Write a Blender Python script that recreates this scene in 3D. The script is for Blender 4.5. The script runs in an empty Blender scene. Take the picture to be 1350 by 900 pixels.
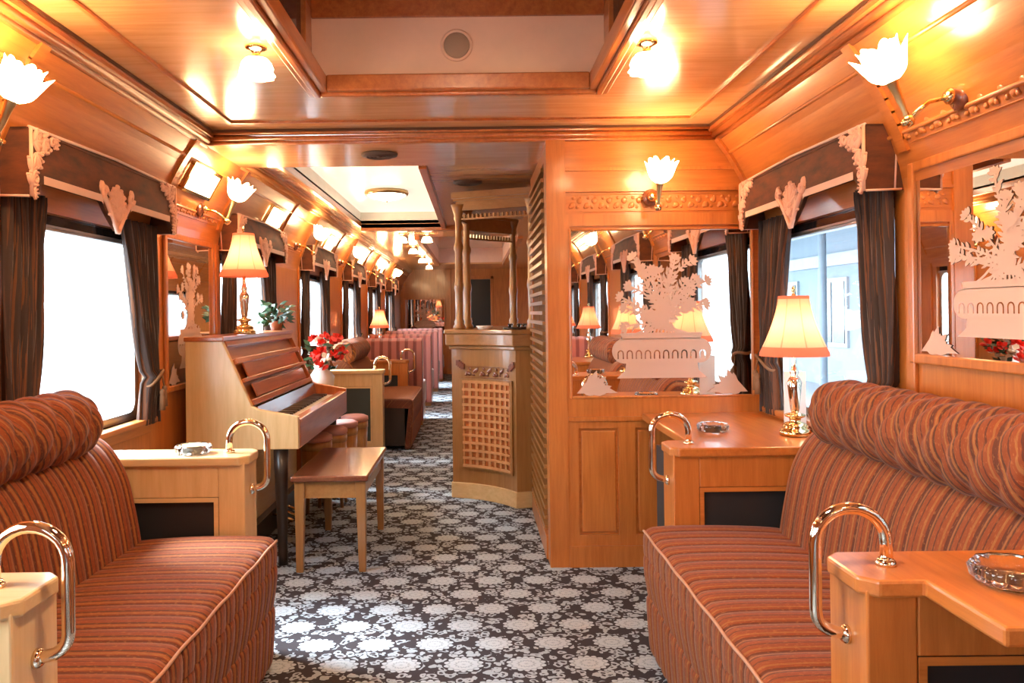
import bpy, math, random
from mathutils import Vector, Matrix
PI = math.pi
sc = bpy.context.scene
COL = sc.collection
random.seed(7)

# ------------------------------------------------------------------ node helper
class S:
    """wraps a node socket so shader maths reads like an expression"""
    def __init__(s, nt, sock): s.nt, s.k = nt, sock
    def _m(s, op, *a):
        n = s.nt.nodes.new('ShaderNodeMath'); n.operation = op
        for i, v in enumerate((s,) + a):
            if isinstance(v, S): s.nt.links.new(v.k, n.inputs[i])
            else: n.inputs[i].default_value = v
        return S(s.nt, n.outputs[0])
    def __add__(s, o): return s._m('ADD', o)
    def __sub__(s, o): return s._m('SUBTRACT', o)
    def __mul__(s, o): return s._m('MULTIPLY', o)
    def __truediv__(s, o): return s._m('DIVIDE', o)
    def sin(s): return s._m('SINE')
    def abs(s): return s._m('ABSOLUTE')
    def fract(s): return s._m('FRACT')
    def lt(s, o): return s._m('LESS_THAN', o)
    def gt(s, o): return s._m('GREATER_THAN', o)
    def pow(s, o): return s._m('POWER', o)
    def sqrt(s): return s._m('SQRT')
    def atan2(s, o): return s._m('ARCTAN2', o)
    def max(s, o): return s._m('MAXIMUM', o)
    def min(s, o): return s._m('MINIMUM', o)

class M:
    def __init__(s, name):
        s.m = bpy.data.materials.new(name); s.m.use_nodes = True
        s.nt = s.m.node_tree; s.b = s.nt.nodes['Principled BSDF']; s.out = s.nt.nodes['Material Output']
    def node(s, t, **kw):
        n = s.nt.nodes.new(t)
        for k, v in kw.items(): setattr(n, k, v)
        return n
    def coord(s, which='Object'): return s.node('ShaderNodeTexCoord').outputs[which]
    def xyz(s, which='Object'):
        n = s.node('ShaderNodeSeparateXYZ'); s.nt.links.new(s.coord(which), n.inputs[0])
        return [S(s.nt, o) for o in n.outputs]
    def mapped(s, scale, which='Object'):
        n = s.node('ShaderNodeMapping'); s.nt.links.new(s.coord(which), n.inputs[0]); n.inputs['Scale'].default_value = scale
        return n.outputs[0]
    def noise(s, vec, scale, detail=4, rough=.6, dist=0):
        n = s.node('ShaderNodeTexNoise'); s.nt.links.new(vec, n.inputs['Vector'])
        n.inputs['Scale'].default_value = scale; n.inputs['Detail'].default_value = detail
        n.inputs['Roughness'].default_value = rough; n.inputs['Distortion'].default_value = dist
        return S(s.nt, n.outputs['Fac'] if 'Fac' in n.outputs else n.outputs[0])
    def mix(s, f, a, b):
        n = s.node('ShaderNodeMix', data_type='RGBA')
        for i, v in ((0, f), (6, a), (7, b)):
            if isinstance(v, S): s.nt.links.new(v.k, n.inputs[i])
            elif i == 0: n.inputs[0].default_value = v
            else: n.inputs[i].default_value = (*v, 1)
        return S(s.nt, n.outputs[2])
    def ramp(s, f, stops):
        n = s.node('ShaderNodeValToRGB'); s.nt.links.new(f.k, n.inputs[0]); e = n.color_ramp.elements
        while len(e) < len(stops): e.new(.5)
        for x, (p, c) in zip(e, stops): x.position = p; x.color = (*c, 1)
        return S(s.nt, n.outputs[0])
    def set(s, **kw):
        for k, v in kw.items():
            i = s.b.inputs[k.replace('_', ' ')]
            if isinstance(v, S): s.nt.links.new(v.k, i)
            elif isinstance(v, tuple) and len(v) == 3: i.default_value = (*v, 1)
            else: i.default_value = v
        return s
    def bump(s, h, dist=.001, strength=1):
        n = s.node('ShaderNodeBump'); s.nt.links.new(h.k, n.inputs['Height'])
        n.inputs['Distance'].default_value = dist; n.inputs['Strength'].default_value = strength
        s.nt.links.new(n.outputs[0], s.b.inputs['Normal']); return s

def plain(name, col, rough=.5, metal=0., **kw):
    m = M(name); v = m.noise(m.coord(), 9, 3)
    m.set(Base_Color=m.mix(v, tuple(c * .9 for c in col), tuple(min(1, c * 1.08) for c in col)), Roughness=rough, Metallic=metal, **kw)
    return m.m

def wood(name, dark, lite, axis, rough=.34, coat=.5, freq=1.0, knots=False):
    m = M(name); sc_ = [22 * freq] * 3; sc_[axis] = 1.5 * freq
    v = m.mapped(tuple(sc_))
    fine = m.noise(v, 2.6, 6, .7, .3)
    sc2 = [5 * freq] * 3; sc2[axis] = .55 * freq
    w = m.node('ShaderNodeTexNoise'); m.nt.links.new(m.mapped(tuple(sc2)), w.inputs['Vector'])
    w.inputs['Scale'].default_value = 1.0; w.inputs['Detail'].default_value = 2; w.inputs['Distortion'].default_value = .6
    rings = (S(m.nt, w.outputs[0]) * 42.0).sin() * .5 + .5
    f = fine * .62 + rings * .09 + m.noise(m.coord(), 2.2, 2) * .28
    col = m.ramp(f, [(.28, dark), (.72, lite)])
    m.set(Base_Color=col, Roughness=rough, Coat_Weight=coat, Coat_Roughness=.12)
    m.bump(fine, .0002, .4)
    return m.m

WD, WL = (.41, .115, .020), (.67, .24, .052)
MAT = {}
for ax, k in enumerate('xyz'):
    MAT['oak_' + k] = wood('oak_' + k, WD, WL, ax)
    MAT['veneer_' + k] = wood('veneer_' + k, (.52, .235, .085), (.76, .42, .20), ax, .22, .7, .8)
    MAT['maple_' + k] = wood('maple_' + k, (.62, .40, .17), (.80, .58, .30), ax, .35, .4)
    MAT['bar_' + k] = wood('bar_' + k, (.27, .12, .034), (.44, .225, .075), ax, .3, .5)
    MAT['cherry_' + k] = wood('cherry_' + k, (.30, .07, .015), (.58, .19, .05), ax, .3, .5)
MAT['walnut'] = wood('walnut', (.13, .035, .018), (.28, .09, .04), 1, .22, .8)
MAT['groove'] = plain('groove', (.10, .035, .012), .6)
MAT['black_panel'] = plain('black_panel', (.018, .018, .02), .55)
MAT['green_panel'] = plain('green_panel', (.045, .065, .06), .45)
MAT['dark_wood'] = plain('dark_wood', (.03, .018, .012), .3)
MAT['brass'] = plain('brass', (.86, .62, .30), .14, 1.)
MAT['polished'] = plain('polished', (.95, .80, .62), .07, 1.)
MAT['dull_brass'] = plain('dull_brass', (.52, .36, .17), .34, 1.)
MAT['steel'] = plain('steel', (.55, .56, .55), .3, 1.)
MAT['plaster'] = plain('plaster', (.88, .60, .46), .7)
MAT['white_paint'] = plain('white_paint', (.90, .86, .74), .5)
MAT['grille'] = plain('grille', (.42, .30, .22), .7)
MAT['vent'] = plain('vent', (.09, .055, .04), .6)
MAT['dark_glass'] = plain('dark_glass', (.012, .014, .022), .06)
MAT['ivory'] = plain('ivory', (.85, .80, .70), .3)
MAT['card'] = plain('card', (.86, .85, .80), .6)
MAT['ink'] = plain('ink', (.25, .2, .18), .6)
MAT['leaf'] = plain('leaf', (.02, .06, .022), .4)
MAT['petal_red'] = plain('petal_red', (.75, .035, .02), .5)
MAT['petal_white'] = plain('petal_white', (.85, .75, .66), .5)
MAT['china'] = plain('china', (.85, .83, .78), .2)
MAT['motif'] = plain('motif', (.84, .50, .37), .8)
MAT['band'] = plain('band', (.80, .56, .46), .8)
MAT['pink_pad'] = plain('pink_pad', (.52, .26, .24), .8)
MAT['rope'] = plain('rope', (.25, .13, .06), .7)
MAT['door_black'] = plain('door_black', (.012, .012, .014), .3)

m = M('mirror'); m.set(Base_Color=(.93, .90, .86), Metallic=1., Roughness=.012); MAT['mirror'] = m.m
m = M('etched'); m.set(Base_Color=(.66, .47, .37), Roughness=.6); MAT['etched'] = m.m
m = M('clear_glass'); m.set(Base_Color=(.97, .97, .95), Roughness=.02, IOR=1.5, Transmission_Weight=1.); MAT['clear_glass'] = m.m

def pane_mat(name, tint=(.97, .99, 1)):
    m = M(name); m.nt.nodes.remove(m.b)
    t = m.node('ShaderNodeBsdfTransparent'); t.inputs[0].default_value = (*tint, 1)
    g = m.node('ShaderNodeBsdfGlossy'); g.inputs['Roughness'].default_value = .01
    fc = m.node('ShaderNodeLayerWeight'); fc.inputs[0].default_value = .5
    fr = (S(m.nt, fc.outputs['Facing']).pow(5.0) * .9 + .05).min(1.0)
    mx = m.node('ShaderNodeMixShader'); L = m.nt.links.new
    L(fr.k, mx.inputs[0]); L(t.outputs[0], mx.inputs[1]); L(g.outputs[0], mx.inputs[2]); L(mx.outputs[0], m.out.inputs[0])
    return m.m
MAT['window_glass'] = pane_mat('window_glass')

def emit(name, col, st):
    m = M(name); m.set(Base_Color=(.9, .85, .75), Emission_Color=col, Emission_Strength=st, Roughness=.3); return m.m
MAT['tulip_glow'] = emit('tulip_glow', (1, .66, .34), 26)
MAT['bell_glow'] = emit('bell_glow', (1, .68, .36), 20)
MAT['cove_glow'] = emit('cove_glow', (1, .68, .36), 34)
MAT['bulb_glow'] = emit('bulb_glow', (1, .54, .26), 42)
MAT['fill_glow'] = emit('fill_glow', (1, .66, .42), 130)
MAT['well_glow'] = emit('well_glow', (1, .90, .74), .42)
MAT['flush_glow'] = emit('flush_glow', (1, .82, .6), 9)

def shade_mat():
    m = M('lamp_fabric'); m.nt.nodes.remove(m.b); L = m.nt.links.new
    x, y, z = m.xyz()
    band = (z.lt(.335) + z.gt(.515)).min(1.0)
    rib = ((y.atan2(x) * 4.0).sin().abs().lt(.10)).min(1.0)
    weave = m.noise(m.mapped((90, 90, 14)), 3, 2)
    col = m.mix(band.max(rib * .6), (.92, .50, .36), (.60, .18, .12)); col = m.mix(weave * .25, col, (.62, .28, .16))
    t = m.node('ShaderNodeBsdfTranslucent'); d = m.node('ShaderNodeBsdfDiffuse'); mx = m.node('ShaderNodeMixShader'); mx.inputs[0].default_value = .4
    L(col.k, t.inputs[0]); L(col.k, d.inputs[0]); L(t.outputs[0], mx.inputs[1]); L(d.outputs[0], mx.inputs[2]); L(mx.outputs[0], m.out.inputs[0])
    return m.m
MAT['lamp_fabric'] = shade_mat()

def upholstery(name, k=1.):
    """striped cut velvet; UV.x runs along the seat in metres, one channel every 7.8 cm"""
    m = M(name); u, v, _ = m.xyz('UV')
    t = (u / .078).fract()
    n = m.noise(m.mapped((1, .25, 1), 'UV'), 260, 2); n2 = m.noise(m.mapped((1, .6, 1), 'UV'), 90, 3)
    rust, olive, gold, brown = (.27, .055, .007), (.026, .014, .006), (.36, .15, .035), (.065, .015, .006)
    lerp = lambda a, b: tuple(p * (1 - k) + q * k for p, q in zip(a, b)); olive, gold, brown = lerp(rust, olive), lerp(rust, gold), lerp(rust, brown)
    c = m.mix(((t - .5).abs()).gt(.42), rust, brown)
    c = m.mix(((t - .16).abs()).lt(.045), c, gold); c = m.mix(((t - .27).abs()).lt(.04), c, olive)
    c = m.mix(((t - .80).abs()).lt(.035), c, gold); c = m.mix(((t - .56).abs()).lt(.03), c, brown)
    c = m.mix(n2 * .55, c, (.13, .035, .014)); c = m.mix((n.gt(.60)) * .25, c, (.50, .22, .06))
    m.set(Base_Color=c, Roughness=.85, Sheen_Weight=.14, Sheen_Roughness=.35)
    m.bump(n, .001, .6); return m.m
MAT['upholstery'] = upholstery('upholstery', .85); MAT['upholstery_seat'] = upholstery('upholstery_seat', .75)
m = M('pink_velvet'); u, v, _ = m.xyz('UV'); t = (u / .09).fract()
c = m.mix(((t - .5).abs()).gt(.3), (.46, .17, .14), (.24, .07, .06)); m.set(Base_Color=c, Roughness=.85, Sheen_Weight=.6); MAT['pink_velvet'] = m.m
m = M('piping'); m.set(Base_Color=(.46, .25, .16), Roughness=.7); MAT['piping'] = m.m

def curtain_mat():
    m = M('curtain_velvet'); u, v, _ = m.xyz('UV')
    a = (u * 63.0).sin() * .5 + .5
    n = m.noise(m.mapped((70, .9, 1), 'UV'), 2, 3)
    c = m.mix(n.gt(.56), (.045, .025, .018), (.16, .058, .022)); c = m.mix(a * .4, c, (.05, .036, .034))
    m.set(Base_Color=c, Roughness=.85, Sheen_Weight=.2, Sheen_Roughness=.35); return m.m
MAT['curtain_velvet'] = curtain_mat()
m = M('pelmet_velvet'); n = m.noise(m.mapped((2, 2, 6)), 4, 4)
m.set(Base_Color=m.ramp(n, [(.3, (.055, .022, .012)), (.7, (.17, .045, .014))]), Roughness=.85, Sheen_Weight=.08); MAT['pelmet_velvet'] = m.m

def carpet():
    m = M('carpet'); x, y, z = m.xyz()
    wob = m.noise(m.coord(), 14, 2) - .5
    SX, SY = .214, .340
    def flower(ox, oy):
        lx = ((x / SX + ox).fract() - .5) * SX; ly = ((y / SY + oy).fract() - .5) * SY
        r = (lx * lx * .82 + ly * ly * 1.15).sqrt(); th = ly.atan2(lx)
        edge = (th * 7.0).sin().abs() * .011 + .052
        inside = r.lt(edge)
        ring = ((r * 270.0 + (th * 7.0).sin().abs() * 1.8).sin()).gt(.72)
        core = inside * (ring * -.34 + 1.0)
        return core, r
    a, ra = flower(0., 0.); b, rb = flower(.5, .5)
    fl = a.max(b); near = ra.min(rb)
    vec = m.node('ShaderNodeVectorMath', operation='ADD'); nz = m.node('ShaderNodeTexNoise'); nz.inputs['Scale'].default_value = 22
    m.nt.links.new(m.coord(), nz.inputs['Vector'])
    sca = m.node('ShaderNodeVectorMath', operation='SCALE'); sca.inputs['Scale'].default_value = .05
    m.nt.links.new(nz.outputs['Color'], sca.inputs[0]); m.nt.links.new(m.coord(), vec.inputs[0]); m.nt.links.new(sca.outputs[0], vec.inputs[1])
    vo = m.node('ShaderNodeTexVoronoi', feature='F1'); vo.inputs['Scale'].default_value = 30; m.nt.links.new(vec.outputs[0], vo.inputs['Vector'])
    d = S(m.nt, vo.outputs['Distance'])
    scroll = ((d - .36).abs()).lt(.13) * near.gt(.068)
    # a dark rosette in one gap out of two
    gx = ((x / SX + .5).fract() - .5) * SX; gy = ((y / SY + 0.).fract() - .5) * SY
    dark = ((gx - .03) * (gx - .03) + gy * gy).sqrt().gt(.034)
    f = fl.max(scroll * dark * .8)
    pale = m.mix(m.noise(m.coord(), 3, 2), (.50, .60, .68), (.38, .47, .56))
    c = m.mix(f, (.020, .017, .024), pale)
    pile = m.noise(m.coord(), 420, 2)
    c = m.mix(pile * .22, c, (.06, .045, .05))
    m.set(Base_Color=c, Roughness=.95); m.bump(pile, .002, .5); return m.m
MAT['carpet'] = carpet()

# ------------------------------------------------------------------ mesh helper
class MB:
    def __init__(s): s.v, s.f, s.uv, s.mi, s.smooth = [], [], {}, [], []
    def add(s, vs, fs, smooth=False, mi=0, uvs=None):
        b = len(s.v); s.v += [tuple(p) for p in vs]
        for i, f in enumerate(fs):
            s.f.append(tuple(b + k for k in f)); s.smooth.append(smooth); s.mi.append(mi)
        if uvs:
            for i, q in enumerate(uvs): s.uv[b + i] = q
        return s
    def box(s, x0, x1, y0, y1, z0, z1, mi=0):
        x0, x1 = sorted((x0, x1)); y0, y1 = sorted((y0, y1)); z0, z1 = sorted((z0, z1))
        v = [(x, y, z) for z in (z0, z1) for y in (y0, y1) for x in (x0, x1)]
        return s.add(v, [(0, 2, 3, 1), (4, 5, 7, 6), (0, 1, 5, 4), (2, 6, 7, 3), (0, 4, 6, 2), (1, 3, 7, 5)], mi=mi)
    def obox(s, c, size, rot, mi=0):
        hx, hy, hz = (q / 2 for q in size); R = rot.to_matrix() if hasattr(rot, 'to_matrix') else rot
        v = [tuple(Vector(c) + R @ Vector((x, y, z))) for z in (-hz, hz) for y in (-hy, hy) for x in (-hx, hx)]
        return s.add(v, [(0, 2, 3, 1), (4, 5, 7, 6), (0, 1, 5, 4), (2, 6, 7, 3), (0, 4, 6, 2), (1, 3, 7, 5)], mi=mi)
    def prism(s, poly, axis, a0, a1, mi=0, smooth=False):
        """poly = 2-D outline in the other two axes (in x,y,z order)"""
        def P(p, a):
            q = list(p); q.insert(axis, a); return tuple(q)
        n = len(poly); v = [P(p, a0) for p in poly] + [P(p, a1) for p in poly]
        area = sum(poly[i][0] * poly[(i + 1) % n][1] - poly[(i + 1) % n][0] * poly[i][1] for i in range(n))
        flip = (area > 0) ^ (axis == 1) ^ (a1 < a0)
        fs = [(i, (i + 1) % n, n + (i + 1) % n, n + i) for i in range(n)] + [tuple(range(n))[::-1], tuple(range(n, 2 * n))]
        if not flip: fs = [f[::-1] for f in fs]
        s.add(v, fs[:n], smooth, mi); b = len(s.v) - 2 * n
        for f in fs[n:]: s.f.append(tuple(b + k for k in f)); s.smooth.append(False); s.mi.append(mi)
        return s
    def tube(s, pts, r, seg=10, caps=True, mi=0):
        pts = [Vector(p) for p in pts]; n = len(pts); rr = r if isinstance(r, (list, tuple)) else [r] * n
        t0 = (pts[1] - pts[0]).normalized(); up = Vector((0, 0, 1)) if abs(t0.z) < .9 else Vector((1, 0, 0))
        nrm = t0.cross(up).normalized(); vs = []
        for i, p in enumerate(pts):
            t = (pts[min(i + 1, n - 1)] - pts[max(i - 1, 0)]).normalized()
            nrm = (nrm - t * nrm.dot(t)).normalized(); bn = t.cross(nrm)
            for k in range(seg):
                a = 2 * PI * k / seg; vs.append(tuple(p + (nrm * math.cos(a) + bn * math.sin(a)) * rr[i]))
        fs = [(i * seg + k, i * seg + (k + 1) % seg, (i + 1) * seg + (k + 1) % seg, (i + 1) * seg + k) for i in range(n - 1) for k in range(seg)]
        s.add(vs, fs, True, mi); b = len(s.v) - len(vs)
        if caps:
            s.f.append(tuple(b + k for k in range(seg))[::-1]); s.smooth.append(False); s.mi.append(mi)
            s.f.append(tuple(b + (n - 1) * seg + k for k in range(seg))); s.smooth.append(False); s.mi.append(mi)
        return s
    def lathe(s, prof, c=(0, 0, 0), seg=20, R=None, wob=None, mi=0, closed=False):
        """prof = [(r, z)], rotated about z; R turns it; wob(angle, i) scales the radius"""
        vs = []; n = len(prof)
        for i, (r, z) in enumerate(prof):
            for k in range(seg):
                a = 2 * PI * k / seg; q = r * (wob(a, i) if wob else 1)
                p = Vector((q * math.cos(a), q * math.sin(a), z))
                if R is not None: p = R @ p
                vs.append(tuple(p + Vector(c)))
        fs = [(i * seg + k, i * seg + (k + 1) % seg, (i + 1) * seg + (k + 1) % seg, (i + 1) * seg + k) for i in range(n - 1) for k in range(seg)]
        if prof[0][0] > 1e-6 and not closed: fs.append(tuple(range(seg))[::-1])
        if prof[-1][0] > 1e-6 and not closed: fs.append(tuple((n - 1) * seg + k for k in range(seg)))
        return s.add(vs, fs, True, mi)
    def grid(s, P, nu, nv, uvf=None, mi=0, smooth=True, flip=False):
        vs, uvs = [], []
        for i in range(nu + 1):
            for j in range(nv + 1):
                vs.append(tuple(P(i / nu, j / nv)))
                if uvf: uvs.append(uvf(i / nu, j / nv))
        W = nv + 1
        fs = [(i * W + j, (i + 1) * W + j, (i + 1) * W + j + 1, i * W + j + 1) for i in range(nu) for j in range(nv)]
        if flip: fs = [f[::-1] for f in fs]
        return s.add(vs, fs, smooth, mi, uvs or None)
    def dome(s, P, a, b, ra, rb, rot, h, seg=10, mi=0):
        """low relief blob on the plane P(a, b, height)"""
        vs = []; rings = [(1, 0), (.92, .55), (.6, .92)]
        for q, hh in rings:
            for k in range(seg):
                t = 2 * PI * k / seg; x, y = ra * q * math.cos(t), rb * q * math.sin(t)
                vs.append(tuple(P(a + x * math.cos(rot) - y * math.sin(rot), b + x * math.sin(rot) + y * math.cos(rot), h * hh)))
        vs.append(tuple(P(a, b, h)))
        fs = [(i * seg + k, i * seg + (k + 1) % seg, (i + 1) * seg + (k + 1) % seg, (i + 1) * seg + k) for i in range(2) for k in range(seg)]
        fs += [(2 * seg + k, 2 * seg + (k + 1) % seg, 3 * seg) for k in range(seg)]
        return s.add(vs, fs, True, mi)
    def obj(s, name, mats, parent=None, bevel=0, loc=None):
        me = bpy.data.meshes.new(name); me.from_pydata(s.v, [], s.f)
        for mm in (mats if isinstance(mats, (list, tuple)) else [mats]): me.materials.append(MAT[mm])
        me.polygons.foreach_set('use_smooth', s.smooth); me.polygons.foreach_set('material_index', s.mi)
        if s.uv:
            L = me.uv_layers.new(name='UVMap')
            for lp in me.loops:
                L.data[lp.index].uv = s.uv.get(lp.vertex_index, (0, 0))
        me.update(); o = bpy.data.objects.new(name, me); COL.objects.link(o)
        if parent is not None: o.parent = parent
        if loc: o.location = loc
        if bevel:
            b = o.modifiers.new('bevel', 'BEVEL'); b.width = bevel; b.segments = 2; b.limit_method = 'ANGLE'; b.angle_limit = .7
        return o

def tag(o, label=None, cat=None, group=None, kind=None):
    if label: o['label'] = label
    if cat: o['category'] = cat
    if group: o['group'] = group
    if kind: o['kind'] = kind
    return o
def thing(name, label, cat, loc=(0, 0, 0), rz=0., group=None):
    o = bpy.data.objects.new(name, None); o.empty_display_size = .1; COL.objects.link(o)
    o.location = loc; o.rotation_euler = (0, 0, rz); return tag(o, label, cat, group)
def struct(name, mb, mats, bevel=0, parent=None):
    o = mb.obj(name, mats, parent, bevel)
    if parent is None: o['kind'] = 'structure'
    return o
def dup(root, loc, rz=None, label=None, group=None):
    def rec(o, par):
        c = o.copy(); COL.objects.link(c)
        if par is not None: c.parent = par
        for ch in [q for q in KIDS.get(o.name, [])]: rec(ch, c)
        return c
    KIDS = {}
    for q in list(bpy.data.objects):
        if q.parent: KIDS.setdefault(q.parent.name, []).append(q)
    r = rec(root, None); r.location = loc
    if rz is not None: r.rotation_euler = (0, 0, rz)
    if label: r['label'] = label
    if group: r['group'] = group
    return r

YB, YF = -5.0, 15.8           # back and far ends of the carriage
XW = 1.40                     # side walls
LW = [-3.9, -1.8, .3, 2.39, 4.5, 6.6, 8.7, 10.8, 12.9]      # where each window bay starts, piano side
RW = [-3.8, -1.65, .42, 2.49, 6.6, 8.7, 10.8, 12.9]         # bar side
BL = 1.17                     # pelmet length
OP0, OP1, OZ0, OZ1 = .06, 1.11, .76, 1.60

# ------------------------------------------------------------------ the shell
mb = MB(); mb.add([(-XW, YB, 0), (XW, YB, 0), (XW, YF, 0), (-XW, YF, 0)], [(0, 1, 2, 3)])
mb.add([(-XW, YB, -.05), (XW, YB, -.05), (XW, YF, -.05), (-XW, YF, -.05)], [(3, 2, 1, 0)])
struct('floor', mb, 'carpet')

def side_wall(name, starts, sx):
    mb = MB(); xi, xo = sx * XW, sx * (XW + .07)
    mb.box(xi, xo, YB, YF, 0, OZ0); mb.box(xi, xo, YB, YF, OZ1, 1.72)
    y = YB
    for s0 in starts: mb.box(xi, xo, y, s0 + OP0, OZ0, OZ1); y = s0 + OP1
    mb.box(xi, xo, y, YF, OZ0, OZ1)
    return struct(name, mb, 'oak_z')
side_wall('wall_left', LW, -1); side_wall('wall_right', RW, 1)

# cove: curved boards rising from the walls to the cornice
COVE = [(1.40, 1.56), (1.385, 1.64), (1.36, 1.72), (1.32, 1.81), (1.27, 1.90), (1.20, 2.00), (1.19, 2.09)]
def cove_pt(t):
    t = max(0, min(1, t)) * (len(COVE) - 2); i = min(int(t), len(COVE) - 3); q = t - i
    return (COVE[i][0] * (1 - q) + COVE[i + 1][0] * q, COVE[i][1] * (1 - q) + COVE[i + 1][1] * q)
for nm, sx in (('trim_1', -1), ('trim_2', 1)):
    mb = MB()
    poly = [(sx * x, z) for x, z in COVE] + [(sx * 1.5, 2.09), (sx * 1.5, 1.56)]
    mb.prism(poly, 1, YB, YF, smooth=False)
    struct(nm, mb, 'oak_y')
# beads running along the coves and flat ribs climbing them at each pier
for nm, sx, starts in (('trim_3', -1, LW), ('trim_4', 1, RW)):
    mb = MB()
    for t in (.42, .86):
        x, z = cove_pt(t); mb.tube([(sx * (x - .002), YB, z), (sx * (x - .002), YF, z)], .007, 8)
    for s0 in starts:
        for yy in (s0 - .06, s0 + BL + .06):
            for k in range(8):
                x0, z0 = cove_pt(.3 + k * .0875); x1, z1 = cove_pt(.3 + (k + 1) * .0875)
                d = Vector((x1 - x0, 0, z1 - z0)); a = math.atan2(-(x1 - x0) , z1 - z0)
                mb.obox((sx * (x0 + x1) / 2, yy, (z0 + z1) / 2), (.024, .05, d.length + .006), Matrix.Rotation(-sx * a, 3, 'Y'))
    struct(nm, mb, 'oak_y')

# cornice mouldings (both sides of each ceiling field and across its end)
def cornice(mb, y0, y1):
    for sx in (-1, 1):
        for (x, z, r) in ((1.205, 2.005, .014), (1.185, 2.022, .016), (1.165, 2.046, .011)):
            mb.tube([(sx * x, y0, z), (sx * x, y1, z)], r, 10)
        mb.box(sx * 1.155, sx * 1.215, y0, y1, 2.03, 2.08)
def cross(mb, y, d, x0=-1.2, x1=1.2):
    for (o, z, r) in ((.0, 2.012, .012), (.018, 2.03, .014), (.038, 2.05, .010)):
        mb.tube([(x0, y + d * o, z), (x1, y + d * o, z)], r, 10)
mb = MB(); cornice(mb, YB, 3.76); cross(mb, 3.745, -1); struct('trim_5', mb, 'cherry_y')
mb = MB(); cornice(mb, 4.3, YF); cross(mb, 4.32, 1, -1.2, .4); struct('trim_6', mb, 'veneer_y')
mb = MB()
for sx in (-1, 1): mb.box(sx * 1.152, sx * 1.16, YB, 3.70, 2.05, 2.066)
mb.box(-1.15, 1.15, 3.694, 3.702, 2.05, 2.066); struct('trim_7', mb, 'groove')

# ceiling of the lounge, with the opening of the clerestory
WX, WY0, WY1 = .565, -1.6, 3.085
mb = MB()
mb.box(-1.22, -WX, YB, 3.78, 2.062, 2.09); mb.box(WX, 1.22, YB, 3.78, 2.062, 2.09)
mb.box(-WX, WX, WY1, 3.78, 2.062, 2.09); mb.box(-WX, WX, YB, WY0, 2.062, 2.09)
struct('ceiling', mb, 'veneer_x')
mb = MB()     # thin bead that borders the veneer field
for sx in (-1, 1): mb.box(sx * 1.018, sx * 1.03, YB, 3.545, 2.052, 2.064)
mb.box(-1.03, 1.03, 3.535, 3.547, 2.052, 2.064); struct('trim_8', mb, 'cherry_y')
# clerestory
mb = MB(); mb.box(-WX - .06, WX + .06, WY1, WY1 + .03, 2.09, 2.45); mb.box(-WX - .06, WX + .06, WY0 - .03, WY0, 2.09, 2.45)
struct('wall_clerestory_end', mb, 'plaster')
mb = MB(); mb.box(-WX - .05, WX + .05, WY0 - .05, WY1 + .05, 2.43, 2.46)
struct('ceiling_clerestory', mb, 'walnut')
mb = MB()
for sx in (-1, 1):
    mb.box(sx * WX, sx * (WX + .03), WY0, WY1, 2.09, 2.14); mb.box(sx * WX, sx * (WX + .03), WY0, WY1, 2.38, 2.43)
    for yy in (-1.55, -.42, .71, 1.84, 2.97): mb.box(sx * WX, sx * (WX + .03), yy, yy + .11, 2.14, 2.38)
for y0, y1 in ((WY1 - .015, WY1 + .03), (WY0 - .03, WY0 + .015)): mb.box(-WX, WX, y0, y1, 2.345, 2.43)
struct('trim_9', mb, 'cherry_y', .003)
for i, sx in enumerate((-1, 1)):
    mb = MB(); mb.box(sx * (WX + .018), sx * (WX + .024), WY0, WY1, 2.12, 2.40); struct('window_%d' % (21 + i), mb, 'dark_glass')
mb = MB()      # stepped frame round the opening
for (a0, a1, z0, z1) in ((.500, .530, 2.048, 2.11), (.530, .556, 2.034, 2.10), (.556, .582, 2.046, 2.08)):
    for sx in (-1, 1): mb.box(sx * a0, sx * a1, WY0 - .0, WY1 - .565 + a1, z0, z1)
    mb.box(-a0, a0, WY1 - .565 + a0 - .001, WY1 - .565 + a1, z0, z1)
struct('trim_10', mb, 'cherry_y', .006)

# cross beam over the passage and the ceiling beyond it
mb = MB(); mb.box(-1.21, 1.21, 3.75, 4.32, 2.0, 2.09); struct('ceiling_beam', mb, 'veneer_x')['kind'] = 'structure'
w2 = (-1.02, -.24, 4.42, 7.6)
mb = MB()
mb.box(-1.22, w2[0], 4.3, 8.0, 2.062, 2.09); mb.box(w2[1], 1.22, 4.3, 8.0, 2.03, 2.09)
mb.box(w2[0], w2[1], 4.3, w2[2], 2.062, 2.09); mb.box(w2[0], w2[1], w2[3], 8.0, 2.02, 2.09)
mb.box(-1.22, 1.22, 8.0, 9.0, 2.062, 2.09); mb.box(-1.22, -WX, 9.0, 14.1, 2.062, 2.09); mb.box(WX, 1.22, 9.0, 14.1, 2.062, 2.09)
mb.box(-1.22, 1.22, 14.1, YF, 2.062, 2.09); mb.box(-WX - .1, WX + .1, 8.9, 14.2, 2.34, 2.36)
struct('ceiling_far', mb, 'veneer_x')
mb = MB(); mb.box(w2[0] - .02, w2[1] + .02, w2[2] - .02, w2[3] + .02, 2.170, 2.174); struct('ceiling_well_glow', mb, 'well_glow')  # white well ceiling, given its own glow so it reads brightly lit
mb = MB(); mb.box(w2[0] - .03, w2[1] + .03, w2[2] - .03, w2[3] + .03, 2.175, 2.19)
for x0, x1, y0, y1 in ((w2[0] - .03, w2[0], w2[2], w2[3]), (w2[1], w2[1] + .03, w2[2], w2[3]), (w2[0], w2[1], w2[2] - .03, w2[2]), (w2[0], w2[1], w2[3], w2[3] + .03)):
    mb.box(x0, x1, y0, y1, 2.06, 2.18)
struct('ceiling_light_well', mb, 'white_paint')
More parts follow.
